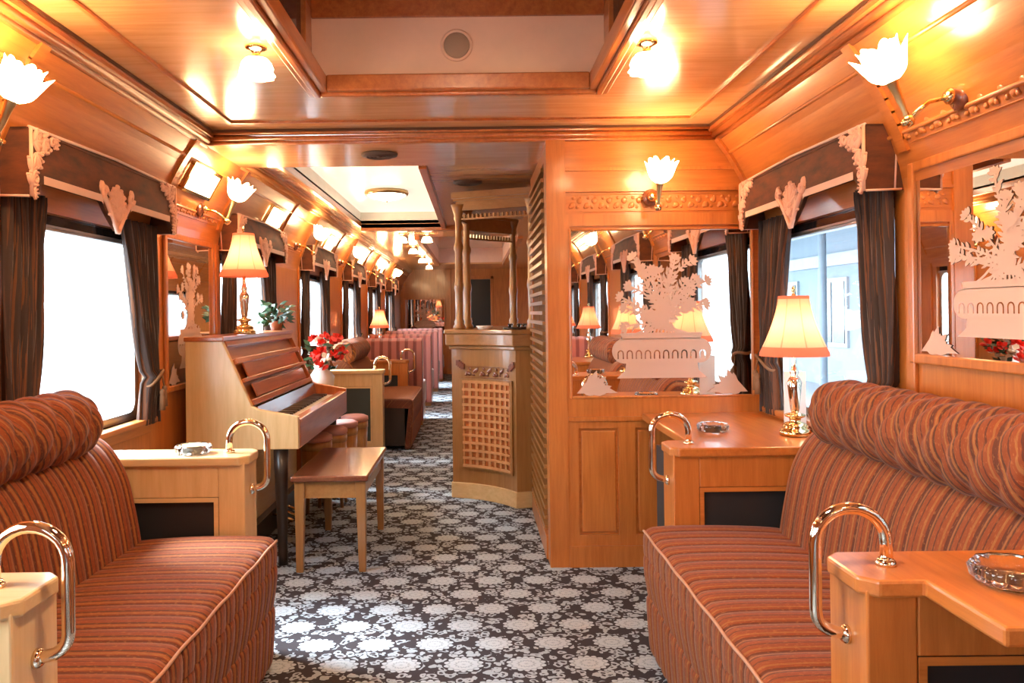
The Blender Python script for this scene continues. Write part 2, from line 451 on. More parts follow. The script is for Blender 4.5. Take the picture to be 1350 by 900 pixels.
mb = MB(); mb.box(-WX - .04, WX + .04, 14.1, 14.13, 2.09, 2.34); mb.box(-WX - .04, WX + .04, 8.97, 9.0, 2.09, 2.34)
for sx in (-1, 1): mb.box(sx * WX, sx * (WX + .03), 9.0, 14.1, 2.09, 2.34)
struct('wall_far_clerestory', mb, 'plaster')
mb = MB()
mb.box(w2[1] - .01, w2[1] + .035, w2[2], w2[3], 2.0, 2.07); mb.box(w2[0] - .03, w2[0] + .005, w2[2], w2[3], 2.03, 2.075)
mb.box(w2[0], .4, w2[3], w2[3] + .05, 1.99, 2.06)
for sx in (-1, 1): mb.box(sx * (WX - .01), sx * (WX + .05), 9, 14.1, 2.03, 2.10)
struct('trim_11', mb, 'cherry_y', .004)

# ------------------------------------------------------------------ bulkhead with the big mirror
BY = 3.75
mb = MB(); mb.box(.45, 1.47, BY, BY + .09, 0, 2.07)
struct('wall_bulkhead', mb, 'oak_x')
mb = MB()      # framing on the bulkhead
mb.box(.395, .485, BY - .015, BY + .10, .0, 2.02)
mb.box(.485, 1.39, BY - .012, BY, .70, .80); mb.box(.485, 1.39, BY - .022, BY, .685, .705)
mb.box(.485, 1.39, BY - .010, BY, 1.60, 1.655); mb.box(.485, 1.39, BY - .014, BY, 1.76, 1.775)
mb.box(.485, 1.36, BY - .010, BY, 1.86, 1.875)
for x0, x1 in ((.485, .535), (.72, .80), (1.0, 1.09), (1.30, 1.39)): mb.box(x0, x1, BY - .012, BY, .10, .685)
for x0, x1 in ((.535, .72), (.80, 1.0), (1.09, 1.30)): mb.box(x0, x1, BY - .0118, BY, .65, .685); mb.box(x0, x1, BY - .0118, BY, .1, .15)
mb.box(.485, 1.39, BY - .0119, BY, .105, .106); mb.box(.485, 1.39, BY - .02, BY, 0, .10)
mb.box(.485, .505, BY - .012, BY, .8, 1.6)
struct('trim_12', mb, 'oak_z', .004)
mb = MB()
for x0, x1 in ((.535, .72), (.80, 1.0), (1.09, 1.30)):
    mb.box(x0 + .012, x1 - .012, BY - .009, BY, .162, .638)
struct('trim_13', mb, 'oak_z', .006)
def scroll(mb, P, a, b, r, turn=1, w=.006, h=.009, start=0.):
    """raised volute"""
    n = 22; pts = []
    for k in range(n + 1):
        q = k / n; t = start + turn * q * 2.6 * PI; rr = r * (1 - .78 * q); pts.append(P(a + rr * math.cos(t), b + rr * math.sin(t), h * .55))
    mb.tube(pts, [w * (1 - .3 * k / n) for k in range(n + 1)], 6)
def frond(mb, P, a, b, ang, L, n=5, spread=1.9, h=.009):
    """acanthus fan: long narrow lobes radiating from one point"""
    for k in range(n):
        t = ang + (k / (n - 1) - .5) * spread; q = L * (1 - .22 * abs(k / (n - 1) - .5) * 2)
        mb.dome(P, a + q * .5 * math.cos(t), b + q * .5 * math.sin(t), q * .55, q * .17, t, h * (1 - .06 * (k % 2)), 8)
        mb.dome(P, a + q * .98 * math.cos(t), b + q * .98 * math.sin(t), q * .13, q * .13, t, h, 8)
def carved(mb, P, a0, a1, b0, b1, step=.034):
    """little carved scrolls and leaves in a band"""
    n = int((a1 - a0) / step); h = b1 - b0
    for i in range(n):
        a = a0 + (i + .5) * (a1 - a0) / n; s = 1 if i % 2 else -1
        mb.dome(P, a, b0 + h * .5 + s * h * .12, step * .42, h * .17, .6 * s, .006)
        mb.dome(P, a - step * .3, b0 + h * .28, step * .22, h * .10, -.5 * s, .005, 8)
        mb.dome(P, a + step * .2, b0 + h * .78, step * .24, h * .10, .8 * s, .005, 8)
    for bb in (b0 + h * .04, b1 - h * .04): mb.dome(P, (a0 + a1) / 2, bb, (a1 - a0) / 2, h * .03, 0, .004, 16)
mb = MB(); carved(mb, lambda a, b, h: (a, BY - h, b), .50, 1.34, 1.665, 1.752); struct('trim_14', mb, 'oak_x')

# fretwork screen that runs along the passage from the bulkhead
scr = thing('fretwork_screen', 'tall oak fretwork screen lining the passage between bulkhead mirror wall and bar', 'screen', (.40, 3.86, 0))
mb = MB(); mb.box(.03, .05, 0, .96, .0, 2.0); mb.obj('backing_board', 'walnut', scr)
mb = MB(); mb.box(0, .03, 0, .04, 0, 2.0); mb.box(0, .03, .92, .96, 0, 2.0); mb.box(-.012, .03, 0, .96, 0, .11); mb.box(0, .03, 0, .96, 1.93, 2.0)
mb.obj('frame', 'oak_z', scr, .003)
mb = MB()
for k in range(12): mb.box(.008, .020, .085 + k * .07, .095 + k * .07, .11, 1.93)
for k in range(36): mb.box(-.016, .012, .04, .92, .135 + k * .05, .153 + k * .05)
mb.obj('lattice', 'bar_z', scr)

# ------------------------------------------------------------------ etched mirrors
CNT = [0]
def BUMP(): CNT[0] += 1      # every etched piece lies a hair above the one before
def leaf(mb, P, a, b, L, w, ang, mi=0):
    pts = []
    for t in (0, .25, .55, .8, 1, .8, .55, .25):
        pts.append(t)
    prof = [(0, 0), (.25, .42), (.55, .5), (.8, .3), (1, 0), (.8, -.3), (.55, -.5), (.25, -.42)]
    ca, sa = math.cos(ang), math.sin(ang)
    BUMP()
    vs = [P(a + x * L * ca - y * w * sa, b + x * L * sa + y * w * ca) for x, y in prof]
    mb.add(vs, [tuple(range(8))], mi=mi)
def ribbon(mb, P, pts, w, mi=0):
    n = len(pts); vs = []; BUMP()
    for i, (x, y) in enumerate(pts):
        x0, y0 = pts[max(0, i - 1)]; x1, y1 = pts[min(n - 1, i + 1)]; L = math.hypot(x1 - x0, y1 - y0) or 1
        nx, ny = -(y1 - y0) / L, (x1 - x0) / L; q = w * (1 if isinstance(w, (int, float)) else 1)
        vs += [P(x + nx * q, y + ny * q), P(x - nx * q, y - ny * q)]
    mb.add(vs, [(2 * i, 2 * i + 1, 2 * i + 3, 2 * i + 2) for i in range(n - 1)], mi=mi)
def etched_design(W, H, seed):
    """urn of flowers, normalised to a .83 x .77 pane then scaled; drawn as thin frosted pieces"""
    rnd = random.Random(seed); mb = MB(); sx, sz = W / .83, H / .77
    cnt = CNT; cnt[0] = 0
    def P(a, b, d=.0):
        return (a * sx, -.0035 - d - cnt[0] * 4e-6, b * sz)
    def P2(a, b): return P(a, b, .0002)
    c = .415
    mb.add([P(c - .21, .08), P(c + .21, .08), P(c + .17, .115), P(c + .165, .15), P(c - .165, .15), P(c - .17, .115)], [tuple(range(6))])
    st = [(c + .175 + .055 * math.cos(t), .207 + .058 * math.sin(t)) for t in [(-PI / 2) + PI * k / 10 for k in range(11)]]
    st += [(c - .175 + .055 * math.cos(t), .207 + .058 * math.sin(t)) for t in [(PI / 2) + PI * k / 10 for k in range(11)]]
    mb.add([P(*q) for q in st], [tuple(range(len(st)))])
    mb.add([P(c - .18, .262), P(c + .18, .262), P(c + .19, .292), P(c - .19, .292)], [(0, 1, 2, 3)])
    for k in range(10):
        x = c - .19 + k * .042
        arc = [(x - .012, .17)] + [(x + .012 * math.cos(t), .195 + .014 * math.sin(t)) for t in [PI - PI * j / 6 for j in range(7)]] + [(x + .012, .17)]
        ribbon(mb, P2, arc, .0028, mi=1)
    def inside(a, b): return ((a - c) / .235) ** 2 + ((b - .45) / .23) ** 2 < 1.0
    for s in range(15):
        ang = PI / 2 + (s - 7) * .175 + rnd.uniform(-.06, .06); x, y = c + (s - 7) * .018, .285; pts = [(x, y)]; curl = rnd.uniform(-.09, .09) - (s - 7) * .004
        Ln = int(13 + rnd.random() * 5)
        for k in range(Ln):
            ang += curl + rnd.uniform(-.08, .08); x += .023 * math.cos(ang); y += .023 * math.sin(ang)
            if not inside(x, y): break
            pts.append((x, y))
            if k > 1:
                for sd in (-1, 1):
                    if rnd.random() < .80:
                        leaf(mb, P, x, y, rnd.uniform(.024, .042), rnd.uniform(.009, .016), ang + sd * rnd.uniform(.5, 1.2))
        if len(pts) > 2:
            ribbon(mb, P, pts, .0045)
            for q in range(5): leaf(mb, P, pts[-1][0], pts[-1][1], .034, .017, ang + (q - 2) * .55)
    for s in range(6):
        a, b = c + rnd.uniform(-.15, .15), rnd.uniform(.36, .58)
        for q in range(7): leaf(mb, P, a, b, .03, .018, q * 2 * PI / 7)
    for sd in (0, 1):
        ax = .05 if not sd else .78; dr = 1 if not sd else -1
        for q in range(7):
            leaf(mb, P, ax + dr * .03, .018, .085 + .02 * (q % 2), .035, (q / 6) * 1.5 if not sd else PI - (q / 6) * 1.5)
        BUMP(); mb.add([P(ax + dr * .03 + .035 * math.cos(q), .03 + .03 * math.sin(q)) for q in [k * PI / 6 for k in range(12)]], [tuple(range(12))]); BUMP()
        mb.add([P(ax - dr * .03, .012), P(ax + dr * .16, .012), P(ax + dr * .10, .05), P(ax + dr * .02, .07)], [(0, 1, 2, 3)])
    return mb
def etched_mirror(W, H, seed, label, loc, rz, frame_mat='oak_z', fw=.03):
    t = thing('etched_mirror', label, 'mirror', loc, rz)
    mb = MB(); mb.box(0, W, -.003, 0, 0, H); mb.obj('pane', 'mirror', t)
    mb = MB()
    for x0, x1, z0, z1 in ((-fw, 0, -fw, H + fw), (W, W + fw, -fw, H + fw), (0, W, -fw, 0), (0, W, H, H + fw)):
        mb.box(x0, x1, -.016, 0, z0, z1)
    mb.obj('frame', frame_mat, t, .005)
    etched_design(W, H, seed).obj('etched_urn', ['etched', 'mirror'], t)
    return t
etched_mirror(.845, .775, 3, 'large mirror on the oak bulkhead, etched with an urn of flowers, facing the aisle', (.508, BY - .001, .802), 0, fw=.012)
etched_mirror(.80, .55, 5, 'etched mirror above the sofa on the bar-side wall, beneath the big wall sconce', (XW - .001, 2.415, 1.06), -PI / 2)
etched_mirror(.64, .70, 8, 'narrow etched mirror on the pier between curtains, behind the pale piano end', (-XW + .001, 3.74, .87), PI / 2)
etched_mirror(.77, .68, 9, 'small etched mirror glowing on the far end wall above the last seats', (-1.31, YF - .07, .79), 0)

# carved band on the walls above the mirrors
for nm, sx, spans in (('trim_15', -1, ((3.68, 4.40), (1.62, 2.30), (5.75, 6.5), (7.85, 8.6))), ('trim_16', 1, ((1.66, 2.42), (-.4, .35)))):
    mb = MB()
    for a0, a1 in spans:
        carved(mb, lambda a, b, h: (sx * (1.400 - (b - 1.56) * .18 - .012 - h), a, b), a0, a1, 1.69, 1.765, .04)
    struct(nm, mb, 'oak_y')

# ------------------------------------------------------------------ windows
def rrect(y0, y1, z0, z1, r, n=6):
    p = []
    for cy, cz, a0 in ((y1 - r, z0 + r, -PI / 2), (y1 - r, z1 - r, 0), (y0 + r, z1 - r, PI / 2), (y0 + r, z0 + r, PI)):
        p += [(cy + r * math.cos(a0 + PI / 2 * k / n), cz + r * math.sin(a0 + PI / 2 * k / n)) for k in range(n + 1)]
    return p
def window_proto():
    """local frame: x into the room from the wall face, y along the wall"""
    w = bpy.data.objects.new('window_1', None); COL.objects.link(w); w['kind'] = 'structure'
    y0, y1, z0, z1 = OP0, OP1, OZ0, OZ1
    inner = rrect(y0 + .035, y1 - .035, z0 + .03, 1.50, .055); n = len(inner)
    outer = []
    for (y, z) in inner:
        outer.append((y0 if y < (y0 + y1) / 2 else y1, z0 if z < (z0 + z1) / 2 else 1.515))
    outer = [(y + (0 if abs(y - yy) < .05 or abs(z - zz) < .05 else 0), z) if False else (yy, zz) for (y, z), (yy, zz) in zip(inner, outer)]
    # project inner points outwards so the ring of faces stays tidy
    mbf = MB(); vs = []
    cy, cz = (y0 + y1) / 2, (z0 + 1.515) / 2
    for (y, z) in inner:
        dy, dz = y - cy, z - cz; k = min((y1 - cy) / abs(dy) if dy else 9, (1.515 - cz) / abs(dz) if dz else 9)
        vs.append((y, z, cy + dy * k, cz + dz * k))
    fv = []
    for x in (-.03, -.055):
        fv += [(x, a, b) for a, b, _, _ in vs]; fv += [(x, c, d) for _, _, c, d in vs]
    fs = []
    for i in range(n):
        j = (i + 1) % n
        fs += [(i, j, n + j, n + i), (2 * n + i, 3 * n + i, 3 * n + j, 2 * n + j), (i, 2 * n + i, 2 * n + j, j)]
    mbf.add(fv, fs)
    mbf.obj('window_frame', 'steel', w)
    mb = MB(); mb.box(-.044, -.040, y0 + .01, y1 - .01, z0 + .01, 1.51); mb.obj('glass', 'window_glass', w)
    mb = MB(); mb.box(-.05, -.03, y0, y1, 1.515, z1); mb.obj('header_panel', 'dark_glass', w)
    mb = MB(); mb.box(-.03, -.018, y0, y1, 1.50, 1.522); mb.tube([(-.016, y0 + .02, 1.507), (-.016, y1 - .02, 1.507)], .006, 8); mb.obj('blind_rail', 'steel', w)
    mb = MB(); mb.box(-.03, .045, y0 - .03, y1 + .03, z0 - .025, z0); mb.box(0, .02, y0 - .02, y1 + .02, z0 - .07, z0 - .025); mb.obj('window_sill', 'oak_y', w, .006)
    return w
WP = window_proto(); WP.location = (-XW, LW[0], 0); n = 1
for s0 in LW[1:]:
    n += 1; o = dup(WP, (-XW, s0, 0), 0); o.name = 'window_%d' % n
for s0 in RW:
    n += 1; o = dup(WP, (XW, s0 + BL, 0), PI); o.name = 'window_%d' % n

# ------------------------------------------------------------------ pelmets
def pelmet_proto():
    t = thing('pelmet', '', 'pelmet')
    D, L, ZT = .12, BL, 1.775
    # velvet box: front (with stepped bottom line) and two returns
    def bot(y):
        e = min(y, L - y); c = abs(y - L / 2)
        if e < .035: return 1.565
        if e < .075: return 1.565 + (e - .035) / .04 * .05
        if c < .12: return 1.615 - (1 - c / .12) ** .8 * .095
        return 1.615
    mb = MB(); N = 90
    fl = lambda z: D + (1.775 - z) * -.05 + .0
    for sgn, x in ((1, 0.0), (-1, -.014)):
        mb.grid(lambda u, v: (fl(0) * 0 + D + x - (0 if v < .5 else .01 * (v - .5)), u * L, bot(u * L) + v * (ZT + .012 * math.sin(PI * u) - bot(u * L))), N, 4, smooth=False, flip=(sgn == -1))
    mb.box(.0, D, 0, .012, 1.568, ZT); mb.box(.0, D, L - .012, L, 1.568, ZT)
    mb.box(0.02, D, .0, L, ZT - .008, ZT)
    mb.obj('velvet_cover', 'pelmet_velvet', t)
    P = lambda a, b, h: (D + h, a, b)
    mb = MB()      # pale band along the lower edge + piping round the returns
    ys = [.075 + k * (L - .15) / 80 for k in range(81)]
    for i in range(80):
        a, b = ys[i], ys[i + 1]
        if abs((a + b) / 2 - L / 2) < .12: continue
        za, zb = bot(a), bot(b)
        mb.add([P(a, za - .002, .004), P(b, zb - .002, .004), P(b, zb + .024, .004), P(a, za + .024, .004)], [(0, 1, 2, 3)])
    for yy in (-.001, L + .001):
        mb.tube([(0.01, yy, 1.570), (D, yy, 1.567)], .004, 6); mb.tube([(0.03, yy, 1.57), (.02, yy, ZT)], .003, 6)
    mb.tube([(D, 0, ZT), (D, L * .5, ZT + .012), (D, L, ZT)], .005, 6)
    mb.obj('edge_band', 'band', t)
    for s in (0, 1):   # corner scrollwork
        mb = MB(); r = random.Random(11)
        A = lambda a: a if s == 0 else L - a
        sg = 1 if s == 0 else -1
        AN = lambda t: t if s == 0 else PI - t
        for (a, z, an, ln) in ((.004, 1.60, 1.1, .045), (.004, 1.645, .9, .05), (.022, 1.735, .2, .058), (.065, 1.755, -.5, .06), (.14, 1.768, -1.0, .035), (.03, 1.70, -.9, .05), (.012, 1.58, 0., .03)):
            frond(mb, P, A(a), z, AN(an), ln)
        scroll(mb, P, A(.028), 1.625, .020, sg, start=AN(PI / 2)); scroll(mb, P, A(.088), 1.735, .024, -sg, start=AN(-1.)); scroll(mb, P, A(.045), 1.755, .016, sg); scroll(mb, P, A(.125), 1.752, .015, sg)
        mb.tube([P(A(.006), z, .003) for z in (1.567, 1.64, 1.772)], .006, 6)
        mb.obj('corner_scroll', 'motif', t)
    mb = MB(); c = L / 2   # central crest
    for sg in (-1, 1):
        mb.tube([P(c + sg * (.118 * (1 - q) + .002), 1.640 - .125 * q ** 1.25, .004) for q in [k / 12 for k in range(13)]], [.010, .011, .011, .010, .010, .010, .010, .009, .009, .009, .009, .009, .010], 8)
        scroll(mb, P, c + sg * .112, 1.652, .022, -sg, .009, .012, start=0); mb.dome(P, c + sg * .122, 1.668, .015, .024, 0, .012)
        scroll(mb, P, c + sg * .045, 1.60, .018, sg); frond(mb, P, c + sg * .03, 1.575, PI / 2 - sg * .6, .05); frond(mb, P, c + sg * .015, 1.62, PI / 2 - sg * 1.0, .058)
    frond(mb, P, c, 1.60, PI / 2, .085, 7, 2.2, .012); frond(mb, P, c, 1.555, PI / 2, .055, 5, 1.6, .013); mb.dome(P, c, 1.60, .016, .016, 0, .016); mb.dome(P, c, 1.522, .012, .012, 0, .013)
    mb.add([P(c - .07, 1.60, .001), P(c, 1.52, .001), P(c + .07, 1.60, .001), P(c + .05, 1.65, .001), P(c - .05, 1.65, .001)], [(0, 1, 2, 3, 4)])
    mb.obj('central_crest', 'motif', t)
    return t
PEL = pelmet_proto()
lab_left = {2.39: 'brown velvet pelmet with pink scrollwork over the window beside the lounge sofa, piano side',
            4.5: 'brown velvet pelmet with scrollwork over the window behind the piano lamp',
            6.6: 'small-looking velvet pelmet over the window just past the piano flowers',
            8.7: 'velvet pelmet over the fourth window along the piano side, above the rolled-back sofa',
            10.8: 'velvet pelmet over the window before the last one, piano side',
            12.9: 'velvet pelmet over the last window before the far end wall'}
first = True
for s0, lb in lab_left.items():
    if first: PEL.location = (-XW, s0, 0); PEL['label'] = lb; first = False; o = PEL
    else: o = dup(PEL, (-XW, s0, 0), 0, lb)
    o['group'] = 'velvet pelmets over the piano-side windows'
for s0, lb in ((2.49, 'brown velvet pelmet with pink scrollwork over the window beside the bulkhead mirror'),
               (.42, 'velvet pelmet seen in the bulkhead mirror, over the window nearest the sofa mirror'),
               (-1.65, 'velvet pelmet seen only small in the bulkhead mirror, second window back'),
               (-3.8, 'velvet pelmet seen only tiny in the bulkhead mirror, third window back')):
    o = dup(PEL, (XW, s0 + BL, 0), PI, lb, 'velvet pelmets over the bar-side windows')

# ------------------------------------------------------------------ curtains
def curtain_proto(wtop, wtie, ztie, flip, pleats):
    t = thing('curtain', '', 'curtain'); sg = -1 if flip else 1; ZT, ZB = 1.60, .735
    def width(z):
        if z > ztie:
            q = (z - ztie) / (ZT - ztie); return wtie + (wtop - wtie) * (q ** .75)
        q = (ztie - z) / (ztie - ZB); return wtie + .07 * q ** .6
    def P(u, v):
        z = ZT + (ZB - ZT) * v; w = width(z); y = .015 + u * w
        amp = .016 + .010 * (1 - w / wtop); ph = 2 * PI * pleats * u
        x = .027 + amp * math.sin(ph) + .006 * math.sin(ph * 2.3 + z * 7) + (.012 if abs(z - ztie) < .02 else 0)
        if v > .0: y += .008 * math.sin(z * 9 + u * 5)
        return (x, sg * y, z)
    mb = MB(); mb.grid(P, pleats * 12, 34, uvf=lambda u, v: (u * wtop * 1.6, v), flip=flip)
    o = mb.obj('drape', 'curtain_velvet', t); so = o.modifiers.new('thick', 'SOLIDIFY'); so.thickness = .003
    tb = MB(); w = wtie
    ring = [(.040 + .036 * math.cos(a), sg * (.015 + w / 2 + (w / 2 + .012) * math.sin(a)), ztie + .012 * math.cos(a * 2) - .03 * math.sin(a)) for a in [2 * PI * k / 24 for k in range(25)]]
    tb.tube(ring, .007, 8, False)
    rope = tb.obj('tieback', 'rope', t)
    tb = MB(); tb.tube([(.074, sg * (.015 + w * .4), ztie), (.082, sg * (.015 + w * .35), ztie - .05)], .004, 6)
    for dx in (0, .028):
        c0 = (.082, sg * (.015 + w * .35 + dx), ztie - .06 - dx * .5)
        tb.lathe([(.0, .02), (.010, .012), (.012, 0), (.008, -.008), (.011, -.016), (.014, -.075), (.0, -.076)], c0, 10)
    tb.obj('tassel', 'rope', rope)
    return t
CN = curtain_proto(.25, .17, .90, False, 5)      # near end of each window
CF = curtain_proto(.31, .10, .94, True, 6)       # far end
CNr = curtain_proto(.25, .14, .92, True, 5)      # same two for the other wall (turned by 180 degrees)
CFr = curtain_proto(.32, .13, .97, False, 6)
usedc = set()
def place(p, loc, rz, label, group):
    if p.name not in usedc:
        usedc.add(p.name); p.location = loc; p.rotation_euler = (0, 0, rz); p['label'] = label; p['group'] = group; return p
    return dup(p, loc, rz, label, group)
gl, gr = 'velvet curtains at the piano-side windows', 'velvet curtains at the bar-side windows'
wn = {2.39: ('brown velvet curtain hanging behind the lounge sofa roll, piano side', 'brown velvet curtain tied back by the pale piano end and the pier mirror'),
      4.5: ('dark curtain behind the piano lamp shade', 'dark curtain on the farther edge of the piano lamp window'),
      6.6: ('dark curtain above the green plant at the end of the piano', 'dark curtain on the farther edge of the window past the piano flowers'),
      8.7: ('narrow dark curtain above the rolled-back sofa beyond the piano', 'narrow dark curtain on the farther edge of the fourth piano-side window'),
      10.8: ('sliver of dark curtain on the nearer edge of the last window but one', 'sliver of dark curtain on the farther edge of the last window but one'),
      12.9: ('tiny dark curtain on the nearer edge of the last window', 'tiny dark curtain beside the glowing far mirror')}
for s0, (a, b) in wn.items():
    place(CN, (-XW, s0, 0), 0, a, gl); place(CF, (-XW, s0 + BL, 0), 0, b, gl)
wr = {2.49: ('brown velvet curtain hanging between the sofa roll and the wall mirror, bar side', 'brown velvet curtain with tassels, tied back in the corner beside the bulkhead mirror'),
      .42: ('curtain seen in the bulkhead mirror, nearer edge of the second window', 'curtain seen in the bulkhead mirror, farther edge of the second window'),
      -1.65: ('curtain seen in the bulkhead mirror on one edge of the third window', 'curtain seen in the bulkhead mirror on the other edge of the third window'),
      -3.8: ('curtain seen tiny in the bulkhead mirror at the fourth window', 'curtain seen tiny in the bulkhead mirror beyond the fourth window')}
for s0, (a, b) in wr.items():
    place(CNr, (XW, s0, 0), PI, a, gr); place(CFr, (XW, s0 + BL, 0), PI, b, gr)

# ------------------------------------------------------------------ sofas
def sofa_proto(L, flip):
    """x = 0 at the wall, front towards +x, y 0..L"""
    t = thing('sofa', '', 'sofa')
    CH = .078; nch = round(L / CH); CH = L / nch
    def path(pts, n):
        P = [Vector(p) for p in pts]; cr = []
        m_ = len(P)
        for i in range(m_ - 1):
            p0, p1, p2, p3 = P[max(0, i - 1)], P[i], P[i + 1], P[min(m_ - 1, i + 2)]
            for k in range(n):
                s = k / n
                cr.append(.5 * ((2 * p1) + (p2 - p0) * s + (2 * p0 - 5 * p1 + 4 * p2 - p3) * s * s + (-p0 + 3 * p1 - 3 * p2 + p3) * s ** 3))
        cr.append(P[-1]); return cr
    def sweep(pts, n, disp, name, mat='upholstery', ends=.03, par=t, y0=0., y1=L, e0=None, e1=None):
        pr = path(pts, n); N = len(pr); s = [0.]
        for i in range(1, N): s.append(s[-1] + (pr[i] - pr[i - 1]).length)
        nor = []
        for i in range(N):
            d = (pr[min(N - 1, i + 1)] - pr[max(0, i - 1)]).normalized(); nor.append(Vector((-d.y, d.x)))
        NY = int((y1 - y0) / .0062); mb = MB()
        def P(u, v):
            i = round(v * (N - 1)); y = y0 + u * (y1 - y0); q = 0
            for e, en in ((y - y0, e0 or ends), (y1 - y, e1 or ends)):
                if e < en: q -= en * (1 - math.sqrt(max(0, 1 - (1 - e / en) ** 2)))
            p = pr[i] + nor[i] * (disp(y, s[i], s[-1]) + q); return (p.x, y, p.y)
        mb.grid(P, NY, N - 1, uvf=lambda u, v: (u * (y1 - y0) / CH * .078, s[round(v * (N - 1))]))
        W = N
        b = len(mb.v) - (NY + 1) * W
        mb.f.append(tuple(b + k for k in range(W))); mb.smooth.append(False); mb.mi.append(0)
        mb.f.append(tuple(b + NY * W + k for k in range(W))[::-1]); mb.smooth.append(False); mb.mi.append(0)
        return mb.obj(name, mat, par)
    chan = lambda y, a=.007: 1.35 * a * math.sqrt(abs(math.sin(PI * y / CH)))
    # seat cushion with skirt
    sweep([(.22, .40), (.30, .435), (.45, .447), (.62, .450), (.725, .447), (.758, .438), (.768, .415), (.767, .365)], 6, lambda y, s, T: chan(y, .0075), 'seat_cushion', 'upholstery_seat', ends=.012)
    sweep([(.740, .372), (.764, .355), (.764, .30), (.752, .225), (.750, .215), (.757, .20), (.752, .10), (.742, .03), (.70, .02)], 5, lambda y, s, T: chan(y, .010), 'skirt', 'upholstery_seat', ends=.012)
    mb = MB(); mb.tube([(.772, .006 + (L - .012) * k / 60, .438 + .002 * math.sin(k * .5)) for k in range(61)], .0045, 6); mb.obj('piping', 'piping', t)
    # back
    sweep([(.07, .79), (.14, .80), (.19, .785), (.235, .74), (.275, .66), (.298, .56), (.315, .46), (.32, .40)], 7, lambda y, s, T: chan(y, .008), 'back_cushion', e0=(.09 if flip else .02), e1=(.02 if flip else .045))
    # quilted head roll
    R, cx, cz = .106, .168, .862
    ya, yb = (.005, L - .17) if not flip else (.17, L - .005)
    NY, NT = int(L / .007), 48; mb = MB()
    def PR(u, v):
        y = ya + u * (yb - ya); a = 2 * PI * v; e = min(y - ya, yb - y); q = 1 - (0 if e > .03 else .25 * (1 - math.sqrt(max(0, 1 - (1 - e / .03) ** 2))))
        k1, k2 = y / (CH * 1.3) + v * 4, y / (CH * 1.3) - v * 4
        d = .013 * (abs(math.sin(PI * k1)) * abs(math.sin(PI * k2))) ** .5
        r = (R - .006 + d) * q; return (cx + r * math.cos(a), y, cz + r * math.sin(a))
    mb.grid(PR, NY, NT, uvf=lambda u, v: (u * (yb - ya) / CH * .078 + v * .312, v * .7), flip=True)
    b = 0; mb.f.append(tuple(range(NT))); mb.smooth.append(False); mb.mi.append(0)
    mb.f.append(tuple(NY * (NT + 1) + k for k in range(NT))[::-1]); mb.smooth.append(False); mb.mi.append(0)
    mb.obj('head_roll', 'upholstery', t)
    mb = MB(); mb.box(.07, .22, .03, L - .03, .02, .74); mb.box(.2, .70, .01, L - .01, .04, .40); mb.obj('base', 'dark_wood', t)
    return t
SF = sofa_proto(1.19, False)
SF.location = (-XW, 1.512, 0)
tag(SF, 'rust striped velvet sofa with daylight on its seat, on the piano side of the aisle', 'sofa')
SR = sofa_proto(1.19, True); SR.location = (XW, 2.765, 0); SR.rotation_euler = (0, 0, PI)
tag(SR, 'rust striped velvet sofa below the wall mirror, bar side, with a quilted head roll', 'sofa')
dup(SR, (XW, 1.17, 0), PI, 'striped velvet sofa seen only in the bulkhead mirror')
S2 = dup(SF, (-XW + .13, 6.98, 0), 0, 'rolled-back velvet sofa beyond the piano, behind the green-panelled end')
SF['group'] = SR['group'] = 'facing velvet sofas of the lounge'

# high-backed booth seats further down the car, seen from behind
def booth_proto():
    t = thing('booth_seat', '', 'seat'); W = .80; CH = .09
    def P(u, v):
        x = u * W; a = v; ch = .010 * math.sqrt(abs(math.sin(PI * x / CH)))
        pr = [(0.0, .05), (-.012, .5), (-.015, .80), (.0, .90), (.05, .925), (.10, .90), (.115, .80), (.13, .45)]
        q = v * (len(pr) - 1); i = min(int(q), len(pr) - 2); f = q - i
        y = pr[i][0] * (1 - f) + pr[i + 1][0] * f; z = pr[i][1] * (1 - f) + pr[i + 1][1] * f
        sgn = -1 if v < .45 else 1
        return (x, y + sgn * ch, z + (ch if .4 < v < .75 else 0))
    mb = MB(); mb.grid(P, 90, 42, uvf=lambda u, v: (u * W, v), flip=True)
    b = len(mb.v) - 91 * 43
    mb.f.append(tuple(range(43))[::-1]); mb.smooth.append(False); mb.mi.append(0)
    mb.f.append(tuple(90 * 43 + k for k in range(43))); mb.smooth.append(False); mb.mi.append(0)
    mb.obj('backrest', 'pink_velvet', t)
    mb = MB(); mb.prism([(.12, .20), (.60, .20), (.62, .40), (.58, .45), (.12, .45)], 0, 0, W); o = mb.obj('seat_cushion', 'pink_velvet', t, .02)
    mb = MB(); mb.box(0.01, W - .01, .02, .55, 0, .22); mb.obj('plinth', 'bar_x', t)
    return t
BS = booth_proto(); BS.location = (-1.31, 8.55, 0)
gb = 'high-backed booth seats down the car'
tag(BS, 'pink channelled booth seat back just behind the rolled-back sofa', 'seat', gb)
dup(BS, (-1.31, 10.3, 0), 0, 'second pink booth seat back down the car past the arched handles')
dup(BS, (-1.31, 12.2, 0), 0, 'third pink booth seat back, small beside the bar edge')
dup(BS, (-1.31, 14.0, 0), 0, 'last pink booth seat under the far etched mirror')
dup(BS, (1.32, -.95, 0), PI, 'channelled booth seat seen in the bulkhead mirror below the reflected lamps')
dup(BS, (1.32, -2.9, 0), PI, 'farther booth seat seen in the bulkhead mirror')

